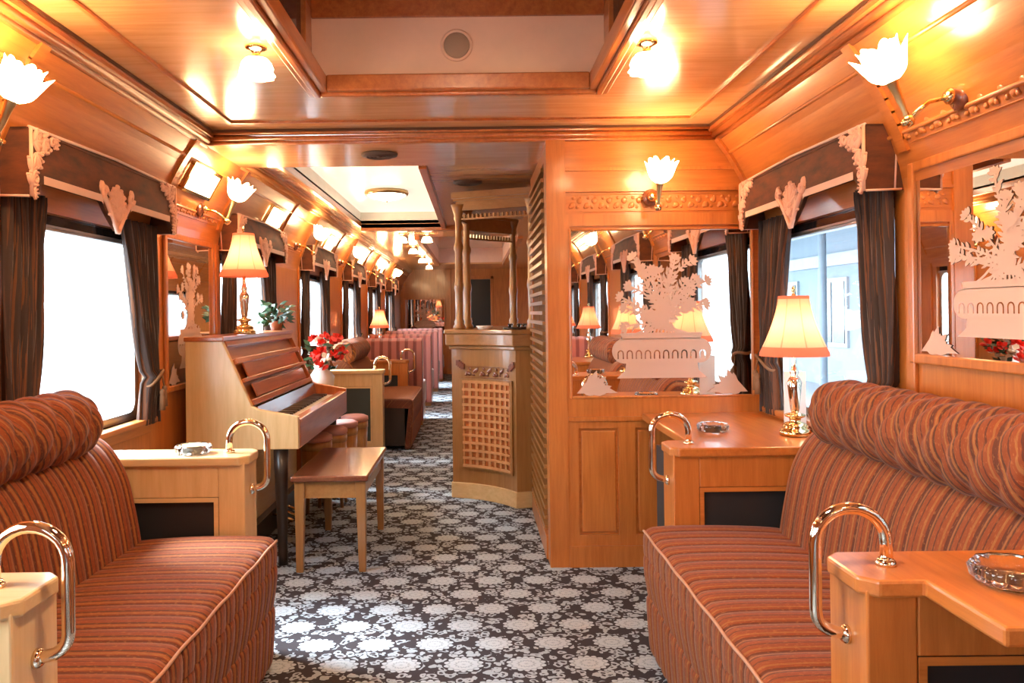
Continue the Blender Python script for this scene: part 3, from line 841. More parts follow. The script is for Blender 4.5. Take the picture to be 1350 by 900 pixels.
# ------------------------------------------------------------------ armrest ends with arched brass handles, and wall tables
def rounded(pts, r, n=6):
    """polyline with rounded corners"""
    P = [Vector(p) for p in pts]; out = [P[0]]
    for i in range(1, len(P) - 1):
        a, b, c = P[i - 1], P[i], P[i + 1]; d1 = (a - b).normalized(); d2 = (c - b).normalized()
        rr = min(r, (a - b).length * .5, (c - b).length * .5)
        p0, p2 = b + d1 * rr, b + d2 * rr
        for k in range(n + 1):
            s = k / n; out.append(p0 * (1 - s) ** 2 + b * 2 * s * (1 - s) + p2 * s * s)
    out.append(P[-1]); return out
HX = .66     # reach of the arm end from the wall
def handle(mb, yc):
    top = [(HX - .075, yc, .715), (HX - .075, yc, .76)]
    arc = [(HX + .001 - .060 * math.cos(a) , yc, .77 + .058 * math.sin(a)) for a in [PI * k / 12 for k in range(13)]]
    arc = [(HX - .007 + -.066 * math.cos(a), yc, .765 + .062 * math.sin(a)) for a in [PI * k / 14 for k in range(15)]]
    low = rounded([(HX + .059, yc, .74), (HX + .059, yc, .605), (HX - .01, yc, .59)], .06)
    mb.tube(top[:1] + arc + low, .0115, 12)
    mb.lathe([(.019, 0), (.019, .006), (.014, .012)], (HX - .073, yc, .72), 14)
    mb.lathe([(.018, 0), (.018, .006), (.013, .012)], (HX, yc, .592), 14, R=Matrix.Rotation(PI / 2, 3, 'Y'))
def arm_unit(label, cat, loc, rz, nearside=-1, table=None, panel='black_panel', name='armrest_end', tone='oak', thick=.15, zt=.70):
    """near face looks towards nearside along y; y 0..thick; table=(y0,y1,x1) widens the top"""
    t = thing(name, label, cat, loc, rz)
    mb = MB(); px = HX - .09
    mb.box(px, HX, 0, thick, 0, zt)                                    # post
    mb.box(0, px, 0.0, thick, .58, zt); mb.box(0, px, 0, thick, 0, .10)    # rails
    mb.box(0, .05, 0, thick, .1, .58)
    mb.obj('carcass', tone + '_z', t, .004)
    mb = MB(); mb.box(.05, px, .014, thick - .014, .10, .58); mb.obj('inset_panel', panel, t)
    mb = MB()
    for q in (.0, thick):
        s = -1 if q == 0 else 1
        for x0, x1, z0, z1 in ((.05, px, .565, .58), (.05, px, .10, .115), (px - .015, px, .115, .565), (.05, .065, .115, .565)):
            mb.box(x0, x1, q, q - s * .010 + s * .012, z0, z1)
    mb.obj('panel_moulding', tone + '_x', t)
    mb = MB()
    c = .028
    if table:
        y0, y1, x1 = table
        poly = [(0, -.012), (0, thick + .012), (HX + .012 - c, thick + .012), (HX + .012, thick + .012 - c), (HX + .012, -.012 + c), (HX + .012 - c, -.012)]
        if y0 < 0: poly = [(0, y0), (0, thick + .012), (HX + .012 - c, thick + .012), (HX + .012, thick + .012 - c), (HX + .012, -.012 + c), (HX + .012 - c, -.012), (x1, -.012), (x1, y0)]
        if y1 > thick: poly = [(0, -.012), (0, y1), (x1, y1), (x1, thick + .012), (HX + .012 - c, thick + .012), (HX + .012, thick + .012 - c), (HX + .012, -.012 + c), (HX + .012 - c, -.012)]
    else:
        poly = [(0, -.012), (0, thick + .012), (HX + .012 - c, thick + .012), (HX + .012, thick + .012 - c), (HX + .012, -.012 + c), (HX + .012 - c, -.012)]
    mb.prism(poly, 2, zt - .012, zt + .02)
    mb.obj('tabletop' if table else 'arm_cap', tone + '_y' if tone == 'oak' else tone + '_x', t, .006)
    mb = MB(); handle(mb, thick / 2); mb.obj('handle', 'polished', t)
    return t
ga = 'oak armrest ends with arched handles'
tag(arm_unit('pale oak armrest end with arched brass handle, nearest corner below the daylit sofa', 'armrest', (-XW, 1.348, 0), 0, tone='maple'), group=ga)
tag(arm_unit('pale oak armrest end with black inset and arched handle, between daylit sofa and piano', 'armrest', (-XW, 2.716, 0), 0, tone='maple'), group=ga)
# bar side: turned by 180 degrees, so local y runs towards the camera
arm_unit('oak wall table with stepped edge and arched handle, holding the large glass ashtray', 'table', (XW, 1.562, 0), PI, table=(0, .372, .562), name='wall_table')
arm_unit('oak wall table with arched handle under the glowing lamp, beside the bulkhead', 'table', (XW, 2.93, 0), PI, table=(-.80, 0, .57), name='wall_table')
tag(arm_unit('blond wood sofa end with dark green panel, beyond the piano stools', 'armrest', (-XW, 6.80, 0), 0, tone='maple', panel='green_panel'), group=ga)
tag(arm_unit('oak sofa end with arched handle behind the green-panelled one', 'armrest', (-XW + .10, 8.20, 0), 0, tone='oak'), group=ga)
arm_unit('oak wall table seen in the bulkhead mirror between booth and sofa', 'table', (XW, -.07, 0), PI, table=(0, .84, .57), name='wall_table')
# dark panel on the aisle side of the far wall table
o = [q for q in bpy.data.objects if q.get('label', '').startswith('oak wall table with arched handle under')][0]
mb = MB(); mb.box(.02, HX - .004, -.13, -.002, .06, .685); mb.obj('side_panel', 'black_panel', o)

# ------------------------------------------------------------------ table lamps
def lamp_proto():
    t = thing('table_lamp', '', 'lamp')
    mb = MB()
    mb.lathe([(.056, 0), (.058, .012), (.052, .022), (.045, .026), (.047, .036), (.036, .046), (.020, .052), (.022, .064), (.036, .070), (.038, .078), (.014, .086)], (0, 0, 0), 24)
    mb.obj('base', 'brass', t)
    mb = MB()
    mb.lathe([(.013, .084), (.017, .10), (.024, .17), (.027, .20), (.020, .215), (.012, .225), (.018, .237), (.012, .25), (.009, .27), (.009, .33), (.011, .36)], (0, 0, 0), 18)
    mb.obj('stem', 'polished', t)
    mb = MB(); prof = []
    for k in range(15):
        q = k / 14; r = .056 + (.126 - .056) * (1 - q) ** 1.55; prof.append((r, .312 + .215 * q))
    prof = [(.127, .300)] + prof
    mb.lathe(prof, (0, 0, 0), 48, wob=lambda a, i: 1 - .018 * (1 - abs(math.cos(4 * a))), closed=True); o = mb.obj('lamp_shade', 'lamp_fabric', t)
    mb = MB(); mb.lathe([(.0, .36), (.014, .365), (.023, .385), (.026, .405), (.020, .43), (.0, .442)], (0, 0, 0), 16); mb.obj('bulb', 'bulb_glow', t)
    mb = MB(); mb.tube([(0, 0, .44), (0, 0, .53)], .002, 6); mb.lathe([(.0, .525), (.008, .53), (.004, .538), (.009, .546), (.006, .558), (.0, .568)], (0, 0, 0), 12)
    for k in range(3):
        a = k * 2 * PI / 3; mb.tube([(0, 0, .524), (.055 * math.cos(a), .055 * math.sin(a), .526)], .0015, 5)
    mb.obj('finial', 'brass', t)
    return t
LP = lamp_proto(); LP.location = (1.262, 3.02, .722)
gla = 'brass table lamps with fabric shades'
tag(LP, 'glowing brass lamp with peach shade on the wall table beside the bulkhead mirror', 'lamp', gla)
dup(LP, (-1.155, 4.18, 1.102), 0, 'glowing brass lamp with orange shade standing on top of the piano')
dup(LP, (1.24, 1.27, .722), 0, 'lamp seen only in the bulkhead mirror through the etched urn')
dup(LP, (1.24, -.78, .722), 0, 'smaller lamp seen in the bulkhead mirror beside the dark curtain')
dup(LP, (1.17, -2.3, .722), 0, 'smallest lamp seen at the edge of the bulkhead mirror')
dup(LP, (-1.15, 10.09, .722), 0, 'tiny glowing lamp far down the car between curtains')
# its stand further down the car
for (x, y, lb) in ((-1.15, 10.09, 'small table carrying the farthest lamp between booth seats'), (1.17, -2.3, 'small table under the smallest lamp seen in the bulkhead mirror')):
    t = thing('small_table', lb, 'table', (x, y, 0)); mb = MB(); mb.box(-.17, .17, -.18, .18, .69, .722); mb.obj('tabletop', 'oak_x', t, .004)
    mb = MB(); mb.lathe([(.11, 0), (.11, .02), (.03, .05), (.025, .69)], (0, 0, 0), 16); mb.obj('pedestal', 'dull_brass', t)

# ------------------------------------------------------------------ sconces and ceiling lamps
def tulip(mb, c, R, s=1.):
    """ruffled glass flower: six pointed petals round a cup, a second smaller ring inside"""
    for rot, k, n in ((0, 1., 6), (.52, .72, 6)):
        def P(u, v):
            a = 2 * PI * u; pet = abs(math.cos(n * a / 2 + rot)); q = v
            r = .010 + .040 * math.sin(min(q * 1.25, 1) * PI / 2) ** .8 + (.022 * pet - .006) * max(0, (q - .55) / .45) ** 1.6
            z = .060 * q ** 1.15 + .026 * pet * max(0, (q - .35) / .65) ** 1.3
            p = R @ Vector((r * k * math.cos(a), r * k * math.sin(a), z * (1 if k == 1 else 1.12))) * s; return p + Vector(c)
        mb.grid(P, 72, 14)
    mb.lathe([(.0, 0), (.014, .002), (.0, .012)], c, 12, R=R)
def sconce_proto():
    """mounted on a wall at y=0 facing -y"""
    t = thing('wall_sconce', '', 'sconce')
    mb = MB(); mb.lathe([(.040, 0), (.040, .010), (.032, .018), (.020, .022), (.022, .032), (.010, .040)], (0, 0, 0), 24, R=Matrix.Rotation(PI / 2, 3, 'X')); mb.obj('wall_plate', 'walnut', t)
    mb = MB()
    mb.lathe([(.020, .0), (.022, .012), (.012, .022)], (0, -.026, 0), 16, R=Matrix.Rotation(PI / 2, 3, 'X'))
    mb.tube([(0, -.03, 0), (0, -.09, -.014), (0, -.145, -.060)], [.007, .006, .007], 10)
    mb.lathe([(.0, -.018), (.014, -.012), (.018, 0), (.012, .012), (.0, .016)], (0, -.145, -.064), 14)
    mb.obj('arm', 'brass', t)
    R = Matrix.Rotation(-.40, 3, 'X'); R = Matrix.Rotation(.40, 3, 'X')
    ax = R @ Vector((0, 0, 1))
    mb = MB(); c = Vector((0, -.145, -.058))
    mb.lathe([(.006, 0), (.009, .012), (.007, .02), (.013, .09), (.017, .108), (.020, .112), (.010, .116)], c, 16, R=R); mb.obj('candle_cone', 'dull_brass', t)
    mb = MB(); tulip(mb, c + ax * .106, R, 1.15); mb.obj('glass_shade', 'tulip_glow', t)
    return t
SP = sconce_proto(); SP.location = (.885, BY - .014, 1.728); SP.rotation_euler = (0, 0, 0)
gs = 'tulip-glass wall sconces'
tag(SP, 'brass sconce with lit tulip glass on the bulkhead above the large etched mirror', 'sconce', gs)
dup(SP, (1.357, 2.12, 1.76), -PI / 2, 'largest lit tulip sconce, reaching from the wall above the sofa mirror, bar side')
dup(SP, (-1.357, 2.11, 1.735), PI / 2, 'lit tulip sconce cut by the picture edge, above the sofa on the piano side')
dup(SP, (-1.352, 4.07, 1.745), PI / 2, 'lit tulip sconce above the pier mirror near the piano lamp')
for y, lb in ((6.25, 'small lit sconce on the pier beyond the piano window'), (8.30, 'small lit sconce on the next pier above the rolled-back sofa'), (10.4, 'tiny lit sconce two piers past the piano'), (12.5, 'tiny lit sconce near the far end of the car')):
    dup(SP, (-1.352, y, 1.745), PI / 2, lb)
for sx, y, lb in ((1, .1, 'sconce on the bar-side wall, seen in the bulkhead mirror'), (1, -2.05, 'small sconce seen in the bulkhead mirror')):
    dup(SP, (sx * 1.352, y, 1.775), -sx * PI / 2, lb)

def ceiling_lamp_proto():
    t = thing('ceiling_lamp', '', 'lamp')
    mb = MB(); mb.lathe([(.035, 0), (.034, -.006), (.020, -.012), (.012, -.02), (.014, -.032), (.022, -.038), (.010, -.042)][::-1], (0, 0, 0), 20); mb.obj('ceiling_rose', 'brass', t)
    mb = MB(); mb.lathe([(.014, -.034), (.036, -.040), (.048, -.054), (.052, -.072), (.050, -.084), (.058, -.096), (.050, -.096), (.0, -.085)], (0, 0, 0), 36, wob=lambda a, i: 1 + (.07 * math.cos(8 * a) if i in (3, 4, 5) else 0)); mb.obj('glass_shade', 'bell_glow', t)
    return t
CL = ceiling_lamp_proto(); CL.location = (-.62, 2.56, 2.062)
gc = 'bell-glass ceiling lamps beside the clerestory'
CL.location = (-.64, 2.56, 2.062)
tag(CL, 'lit bell-glass ceiling lamp beside the skylight well, on the piano side', 'lamp', gc)
CLR = dup(CL, (.615, 2.56, 2.062), 0, 'lit bell-glass ceiling lamp beside the skylight well, on the bar side')
for x, y, lb in (
                 (.64, -1.2, 'small bell lamp glinting at the top of the bulkhead mirror'), (-.64, -1.2, 'lit bell-glass lamp over the aisle end of the lounge, piano side'),
                 (-.72, 8.6, 'bell lamp just past the white light well'), (-.45, 8.6, 'bell lamp just past the white light well, nearer the aisle'), (-.72, 10.2, 'small bell lamp on the far ceiling above the booths'), (-.72, 12.0, 'tiny bell lamp near the far end of the ceiling'), (-.72, 13.8, 'tiniest bell lamp before the end wall')):
    dup(CL, (x, y, 2.062), 0, lb)

# lit panels set in the cove above the piano-side windows
def cove_light_proto():
    t = thing('cove_light', '', 'light'); x0, z0 = cove_pt(.54); x1, z1 = cove_pt(.88); W = .34
    d = Vector((x0 - x1, 0, z0 - z1)); Lh = d.length; ang = math.atan2(-(x0 - x1), -(z0 - z1))
    # local: wall at x=0, into the room +x
    mid = Vector((XW - (x0 + x1) / 2, 0, (z0 + z1) / 2)); R = Matrix.Rotation(math.atan2((x0 - x1), (z1 - z0)), 3, 'Y')
    nrm = R @ Vector((1, 0, 0))
    mb = MB(); mb.obox(mid + nrm * .008, (.012, W, Lh * .62), R); mb.obj('diffuser', 'cove_glow', t)
    mb = MB()
    for s in (-1, 1):
        mb.obox(mid + nrm * .010 + R @ Vector((0, 0, s * Lh * .36)), (.022, W + .05, .018), R); mb.obox(mid + nrm * .010 + Vector((0, s * (W / 2 + .015), 0)), (.022, .02, Lh * .72), R)
    mb.obj('frame', 'brass', t)
    return t
CV = cove_light_proto(); gcv = 'lit panels in the piano-side cove'
for i, (y, lb) in enumerate(((3.90, 'framed glow panel above the pier mirror, standing in for sconce light on the cove, largest of the row'), (5.35, 'bright framed cove light above the piano lamp window'), (7.35, 'bright cove light over the window past the piano'), (9.45, 'small bright cove light, third beyond the cross beam'), (11.5, 'tiny cove light near the far end'), (13.5, 'tiniest cove light, last before the end wall'))):
    if i == 0: CV.location = (-XW, y, 0); tag(CV, lb, 'light', gcv)  # this first panel stands in for sconce glow reflected on the cove
    else: dup(CV, (-XW, y, 0), 0, lb, gcv)

# speaker, vents, flush lamp
t = thing('ceiling_speaker', 'round grey speaker grille in the pink end wall of the skylight well', 'speaker', (-.005, WY1, 2.235))
RX = Matrix.Rotation(PI / 2, 3, 'X')
mb = MB(); mb.lathe([(.062, .0), (.062, .006), (.052, .010), (.050, .004), (.0, .004)], (0, 0, 0), 32, R=RX); mb.obj('rim', 'plaster', t)
mb = MB(); mb.lathe([(.050, .004), (.048, .008), (.0, .012)], (0, 0, 0), 32, R=RX); mb.obj('grille', 'grille', t)
for x, y, z, lb in ((-.415, 3.99, 2.0, 'dark round air vent under the cross beam'), (.02, 5.05, 2.03, 'dark round air vent above the bar column')):
    t = thing('air_vent', lb, 'vent', (x, y, z))
    mb = MB(); mb.lathe([(.092, 0), (.090, -.010), (.070, -.012)][::-1], (0, 0, 0), 28); mb.obj('rim', 'vent', t)
    mb = MB()
    for r in (.06, .042, .024): mb.lathe([(r, -.012), (r + .004, -.018), (r + .010, -.012)], (0, 0, 0), 24, closed=True)
    mb.lathe([(.0, -.02), (.012, -.016), (.014, -.011)], (0, 0, 0), 14); mb.obj('louvre_rings', 'vent', t)
t = thing('clerestory_fill_lamp', 'added unseen dish lamp overhead in the skylight well, brightening its pink end wall', 'lamp', (0, 1.25, 2.43))  # fill lamp added out of view to brighten the clerestory end wall
mb = MB(); mb.lathe([(.15, 0), (.155, -.02), (.145, -.03)][::-1], (0, 0, 0), 32); mb.obj('rim', 'dull_brass', t)
mb = MB(); mb.lathe([(.0, -.065), (.05, -.062), (.10, -.05), (.14, -.028)], (0, 0, 0), 32); mb.obj('glass_dish', 'fill_glow', t)
t = thing('flush_ceiling_lamp', 'shallow brass-rimmed dish lamp in the white light well past the beam', 'lamp', (-.63, 6.3, 2.17))
mb = MB(); mb.lathe([(.17, 0), (.175, -.02), (.165, -.035), (.15, -.035)][::-1], (0, 0, 0), 32); mb.obj('rim', 'dull_brass', t)
mb = MB(); mb.lathe([(.0, -.075), (.05, -.072), (.11, -.058), (.155, -.034)], (0, 0, 0), 32); mb.obj('glass_dish', 'flush_glow', t)
mb = MB(); mb.lathe([(.0, -.092), (.008, -.088), (.006, -.078), (.012, -.073)], (0, 0, 0), 10); mb.obj('finial', 'brass', t)

# ------------------------------------------------------------------ glass ashtrays and small things
def ashtray_proto():
    mb = MB()
    prof = [(.0, 0), (.050, 0), (.062, .008), (.066, .026), (.060, .034), (.050, .030), (.044, .014), (.0, .010)]
    mb.lathe(prof, (0, 0, 0), 48, wob=lambda a, i: 1 + (.035 * math.cos(12 * a) if i in (2, 3, 4) else 0), closed=True)
    return mb.obj('ashtray', 'clear_glass')
A1 = ashtray_proto(); A1.location = (.936, 1.31, .7205)
A1.location = (.978, 1.375, .7205); A1.scale = (1.05, 1.05, 1.05)
tag(A1, 'large clear cut-glass ashtray on the stepped oak wall table', 'ashtray', 'cut-glass ashtrays')
for loc, lb in (((.985, 3.14, .7205), 'clear glass ashtray on the wall table near the lamp and bulkhead'), ((-.935, 2.78, .7205), 'clear glass ashtray on the pale armrest end in front of the piano')):
    o = A1.copy(); COL.objects.link(o); o.location = loc; o.scale = (.95, .95, .95); o['label'] = lb
t = thing('menu_card', 'tall white menu card standing by the window behind the lamp', 'card', (1.275, 3.155, .722), 0)
mb = MB()
for s in (-1, 1):
    mb.obox((.038, s * .012, .115), (.08, .003, .23), Matrix.Rotation(s * .25, 3, 'Z'))
mb.obj('folded_card', 'card', t)
mb = MB(); mb.obox((.042, -.0152, .19), (.035, .001, .008), Matrix.Rotation(-.25, 3, 'Z')); mb.obj('printed_line', 'ink', t)

# ------------------------------------------------------------------ piano
PN = thing('upright_piano', 'blond upright piano with open keyboard against the window wall', 'piano', (-XW + .012, 3.79, 0))
PLn = 1.44
side = [(.06, .12), (.06, 1.08), (.235, 1.08), (.375, .765), (.40, .752), (.595, .715), (.595, .56), (.30, .56), (.30, .12)]
for s, y0, mt in ((0, 0, 'maple_z'), (1, PLn - .035, 'cherry_z')):
    mb = MB(); mb.prism(side, 1, y0, y0 + .035); mb.obj('end_panel', mt, PN, .004)
mb = MB(); mb.box(.056, .245, -.008, PLn + .008, 1.078, 1.10); mb.obj('lid', 'cherry_y', PN, .004)
mb = MB(); mb.box(.07, .27, .035, PLn - .035, .12, .56); mb.box(.07, .12, .035, PLn - .035, .56, 1.07); mb.obj('case', 'maple_y', PN)
mb = MB()
d = Vector((.375 - .235, 0, .765 - 1.08)); L_ = d.length; R = Matrix.Rotation(-math.atan2(.14, .315), 3, 'Y')
def slant(q, off=0.):  # point on the slanted front, q=0 top .. 1 bottom
    return Vector((.225 + .14 * q, PLn / 2, 1.075 - .315 * q)) + Vector((.914, 0, .406)) * off
mb.obox(slant(.5, -.02), (.012, PLn - .07, L_), R); mb.obj('front_panel', 'cherry_y', PN)
mb = MB()
for q, w, off in ((.04, .035, .0), (.33, .028, .014), (.62, .02, .018), (.95, .03, .0)):
    mb.obox(slant(q, off), (.03, PLn - .08, w), R)
mb.obj('rails', 'cherry_y', PN, .004)
mb = MB(); mb.obox(slant(.46, .012), (.010, PLn - .30, .10), R); mb.obox(slant(.79, .012), (.010, PLn - .30, .07), R); mb.obj('music_desk', 'cherry_y', PN, .004)
mb = MB(); mb.box(.27, .575, .035, PLn - .035, .575, .655); mb.box(.55, .597, .035, PLn - .035, .56, .70); mb.obj('keybed', 'cherry_y', PN, .005)
mb = MB(); mb.obox((.395, PLn / 2, .715), (.012, PLn - .10, .09), Matrix.Rotation(-.25, 3, 'Y')); mb.obj('fallboard', 'walnut', PN)
mb = MB(); nk = 52; kw = (PLn - .17) / nk
for k in range(nk): mb.box(.40, .545, .085 + k * kw, .085 + (k + 1) * kw - .001, .655, .682)
mb.obj('white_keys', 'ivory', PN)
mb = MB()
for k in range(nk - 1):
    if k % 7 in (0, 2, 3, 5, 6): mb.box(.40, .49, .085 + (k + 1) * kw - .006, .085 + (k + 1) * kw + .006, .682, .694)
mb.obj('black_keys', 'dark_wood', PN)
for yy in (.045, PLn - .045):
    mb = MB(); mb.tube([(.50, yy, .56), (.50, yy, .42), (.505, yy, .05), (.505, yy, .0)], [.036, .032, .022, .024], 12); mb.obj('leg', 'dark_wood', PN)
mb = MB(); mb.box(.07, .31, -.002, PLn, .0, .12); mb.obj('plinth', 'dark_wood', PN)
for yy in (.62, .72, .82):
    mb = MB(); mb.tube([(.29, yy, .10), (.36, yy, .09), (.42, yy, .06)], [.006, .008, .011], 8); mb.obj('pedal', 'brass', PN)

# bench
BN = thing('piano_bench', 'long wooden piano bench with polished reddish-brown lid in front of the piano', 'bench', (-.63, 4.08, 0))
mb = MB(); mb.box(-.18, .18, -.40, .40, .425, .452); mb.obj('lid', 'walnut', BN, .008)
mb = MB(); mb.box(-.155, -.135, -.37, .37, .345, .425); mb.box(.135, .155, -.37, .37, .345, .425); mb.box(-.155, .155, -.37, -.35, .345, .425); mb.box(-.155, .155, .35, .37, .345, .425); mb.obj('apron', 'bar_y', BN)
for sx in (-1, 1):
    for sy in (-1, 1):
        mb = MB(); x, y = sx * .142, sy * .357
        tp, bt = .024, .016
        v = [(x + a * tp, y + b * tp, .425) for a, b in ((-1, -1), (1, -1), (1, 1), (-1, 1))] + [(x + sx * .004 + a * bt, y + sy * .004 + b * bt, 0) for a, b in ((-1, -1), (1, -1), (1, 1), (-1, 1))]
        mb.add(v, [(0, 1, 2, 3), (7, 6, 5, 4), (0, 4, 5, 1), (1, 5, 6, 2), (2, 6, 7, 3), (3, 7, 4, 0)]); mb.obj('leg', 'bar_z', BN, .003)

# row of four little stools
def stool_proto():
    t = thing('bar_stool', '', 'stool')
    mb = MB(); mb.lathe([(.0, .445), (.085, .445), (.098, .46), (.095, .482), (.07, .494), (.0, .498)], (0, 0, 0), 24); mb.obj('padded_seat', 'pink_pad', t)
    mb = MB(); mb.lathe([(.09, .40), (.095, .41), (.095, .447), (.0, .447)][::-1], (0, 0, 0), 24, closed=True)
    mb.lathe([(.075, .20), (.085, .22), (.092, .40)], (0, 0, 0), 16); mb.obj('drum', 'bar_z', t)
    for k in range(4):
        a = PI / 4 + k * PI / 2; mb = MB(); mb.tube([(.07 * math.cos(a), .07 * math.sin(a), .42), (.085 * math.cos(a), .085 * math.sin(a), .2), (.10 * math.cos(a), .10 * math.sin(a), 0)], [.016, .014, .011], 8); mb.obj('leg', 'bar_z', t)
    return t
ST = stool_proto()
for i, (x, y, lb) in enumerate(((-.835, 5.42, 'pink-topped stool, farthest from the viewer of the four beside the piano'), (-.84, 5.13, 'pink-topped stool, second farthest of the four beside the piano'),
                                (-.86, 4.84, 'pink-topped stool, second nearest of the four beside the piano'), (-.90, 4.585, 'pink-topped stool, nearest the long bench and under the keyboard'))):
    if i == 0: ST.location = (x, 5.62, 0); tag(ST, lb, 'stool', 'four pink-topped stools'); ST.location = (-.80, 5.60, 0)
    else: dup(ST, ((-.83, -.855, -.90)[i - 1], (5.31, 5.02, 4.74)[i - 1], 0), 0, lb)

# flowers and plant beyond the piano
FL = thing('flower_arrangement', 'red and white flowers in a vase on a stand just past the piano', 'flowers', (-1.03, 5.62, 0))
mb = MB(); mb.lathe([(.12, 0), (.12, .02), (.03, .05), (.03, .60), (.12, .62), (.12, .64)], (0, 0, 0), 18); mb.obj('stand', 'bar_z', FL)
mb = MB(); mb.lathe([(.05, .64), (.085, .70), (.09, .76), (.05, .82), (.06, .84)], (0, 0, 0), 20); mb.obj('vase', 'china', FL)
rnd = random.Random(4); mbs = {'petal_red': MB(), 'petal_white': MB(), 'leaf': MB()}
def blossom(mb, c, r, rnd):
    c = Vector(c)
    for k in range(12):
        d = Vector((rnd.uniform(-1, 1), rnd.uniform(-1, 1), rnd.uniform(-.4, 1))).normalized(); s = d.orthogonal().normalized(); u = d.cross(s)
        mb.add([tuple(c), tuple(c + d * r * .6 + s * r * .45), tuple(c + d * r + u * r * .15), tuple(c + d * r * .6 - s * r * .45)], [(0, 1, 2, 3)])
for k in range(26):
    a, q = rnd.uniform(0, 2 * PI), rnd.uniform(.03, .15); z = .84 + rnd.uniform(0, .20); mt = 'petal_red' if k % 3 else 'petal_white'
    bm_ = MB(); blossom(bm_, (q * math.cos(a) + .05, q * math.sin(a), z), .045, rnd); bm_.obj('red_bloom' if k % 3 else 'white_bloom', mt, FL)
for k in range(50):
    a = rnd.uniform(0, 2 * PI); c = Vector((rnd.uniform(-.1, .12), rnd.uniform(-.1, .1), rnd.uniform(.80, .98))); d = Vector((math.cos(a), math.sin(a), rnd.uniform(-.3, .8))).normalized(); s = d.orthogonal().normalized() * .018
    mbs['leaf'].add([tuple(c), tuple(c + d * .05 + s), tuple(c + d * .10), tuple(c + d * .05 - s)], [(0, 1, 2, 3)])
mbs['leaf'].obj('foliage', 'leaf', FL)
PT = thing('leafy_plant', 'dark green leafy plant in a pot at the far end of the piano top', 'plant', (-1.22, 5.12, 1.102))
mb = MB(); mb.lathe([(.035, 0), (.045, .05), (.05, .06), (.04, .06)], (0, 0, 0), 16); mb.obj('pot', 'walnut', PT)
mb = MB()
for k in range(110):
    a = rnd.uniform(0, 2 * PI); q = rnd.uniform(0, .085); c = Vector((q * math.cos(a), q * math.sin(a), .04 + rnd.uniform(.0, .13))); d = Vector((math.cos(a), math.sin(a), rnd.uniform(-.9, .9))).normalized(); s = d.orthogonal().normalized() * .014
    mb.add([tuple(c), tuple(c + d * .03 + s), tuple(c + d * .065), tuple(c + d * .03 - s)], [(0, 1, 2, 3)])
mb.obj('foliage', 'leaf', PT)

# ------------------------------------------------------------------ bar
BR = thing('bar_counter', 'curved wooden bar counter with lattice front panel and turned columns', 'bar', (0, 0, 0))
A_, B_ = Vector((-.10, 5.19)), Vector((.30, 4.87)); n_ = Vector((.625, .781))   # into the bar
def front(u, off=0.):
    p = A_ * (1 - u) + B_ * u; p = p + n_ * (.055 * 4 * u * (1 - u)) - n_ * off; return (p.x, p.y)
FP = [front(k / 16) for k in range(17)]
body = FP + [(.43, 4.90), (.43, 6.3), (.16, 6.3), (.10, 5.65), (-.06, 5.40)]
mb = MB(); mb.prism(body, 2, .10, .99); mb.obj('counter_body', 'bar_z', BR)
def grow(poly, d):
    cx_ = sum(p[0] for p in poly) / len(poly); cy_ = sum(p[1] for p in poly) / len(poly); n = len(poly); out = []
    for i in range(n):
        a, b, c = Vector(poly[i - 1]), Vector(poly[i]), Vector(poly[(i + 1) % n])
        e1, e2 = (b - a).normalized(), (c - b).normalized(); nn = Vector((e1.y + e2.y, -e1.x - e2.x)).normalized()
        out.append(tuple(b + nn * d))
    return out
mb = MB(); mb.prism(grow(body, .012), 2, 0, .10); mb.obj('plinth', 'maple_x', BR, .004)
mb = MB(); mb.prism(grow(body, .045), 2, .99, 1.065); mb.prism(grow(body, .058), 2, 1.065, 1.092); mb.prism(grow(body, .02), 2, .965, .99); mb.obj('countertop', 'bar_x', BR, .006)
def FPt(u, z, off): x, y = front(u, off); return (x, y, z)
def strip(mb, u0, u1, z0, z1, o0, o1, n=10):
    for k in range(n):
        a, b = u0 + (u1 - u0) * k / n, u0 + (u1 - u0) * (k + 1) / n
        v = [FPt(a, z0, o0), FPt(b, z0, o0), FPt(b, z0, o1), FPt(a, z0, o1), FPt(a, z1, o0), FPt(b, z1, o0), FPt(b, z1, o1), FPt(a, z1, o1)]
        mb.add(v, [(0, 1, 5, 4), (2, 3, 7, 6), (4, 5, 6, 7), (3, 2, 1, 0), (0, 4, 7, 3), (1, 2, 6, 5)])
mb = MB(); u0, u1, z0, z1 = .15, .90, .215, .755
strip(mb, u0 - .04, u0, z0 - .02, z1 + .02, .0, .014, 1); strip(mb, u1, u1 + .04, z0 - .02, z1 + .02, 0, .014, 1)
strip(mb, u0 - .04, u1 + .04, z0 - .02, z0, 0, .014); strip(mb, u0 - .04, u1 + .04, z1, z1 + .02, 0, .014)
mb.obj('panel_frame', 'bar_z', BR)
mb = MB()
for k in range(9):
    u = u0 + (u1 - u0) * k / 8; strip(mb, max(u0, u - .018), min(u1, u + .018), z0, z1, .002, .012, 1)
for k in range(12):
    z = z0 + (z1 - z0) * k / 11; strip(mb, u0, u1, z - .009, z + .009, .005, .017)
mb.obj('lattice', 'veneer_x', BR)
mb = MB(); strip(mb, u0 + .01, u1 - .01, z0, z1, .0005, .002); mb.obj('lattice_backing', 'cherry_z', BR)
mb = MB(); Lf = (B_ - A_).length
carved(mb, lambda a, b, h: FPt(a / Lf, b, .004 + h), (u0 + .02) * Lf, (u1 - .02) * Lf, z1 + .025, z1 + .10, .05)
for s, u in ((-1, u0), (1, u1)):
    for k in range(4): strip(mb, u - .02 + s * k * .02, u + .02 + s * k * .02, z1 + .10 + k * .008 - .02, z1 + .115 + k * .008, 0, .016, 1)
mb.obj('carved_crest', 'walnut', BR)
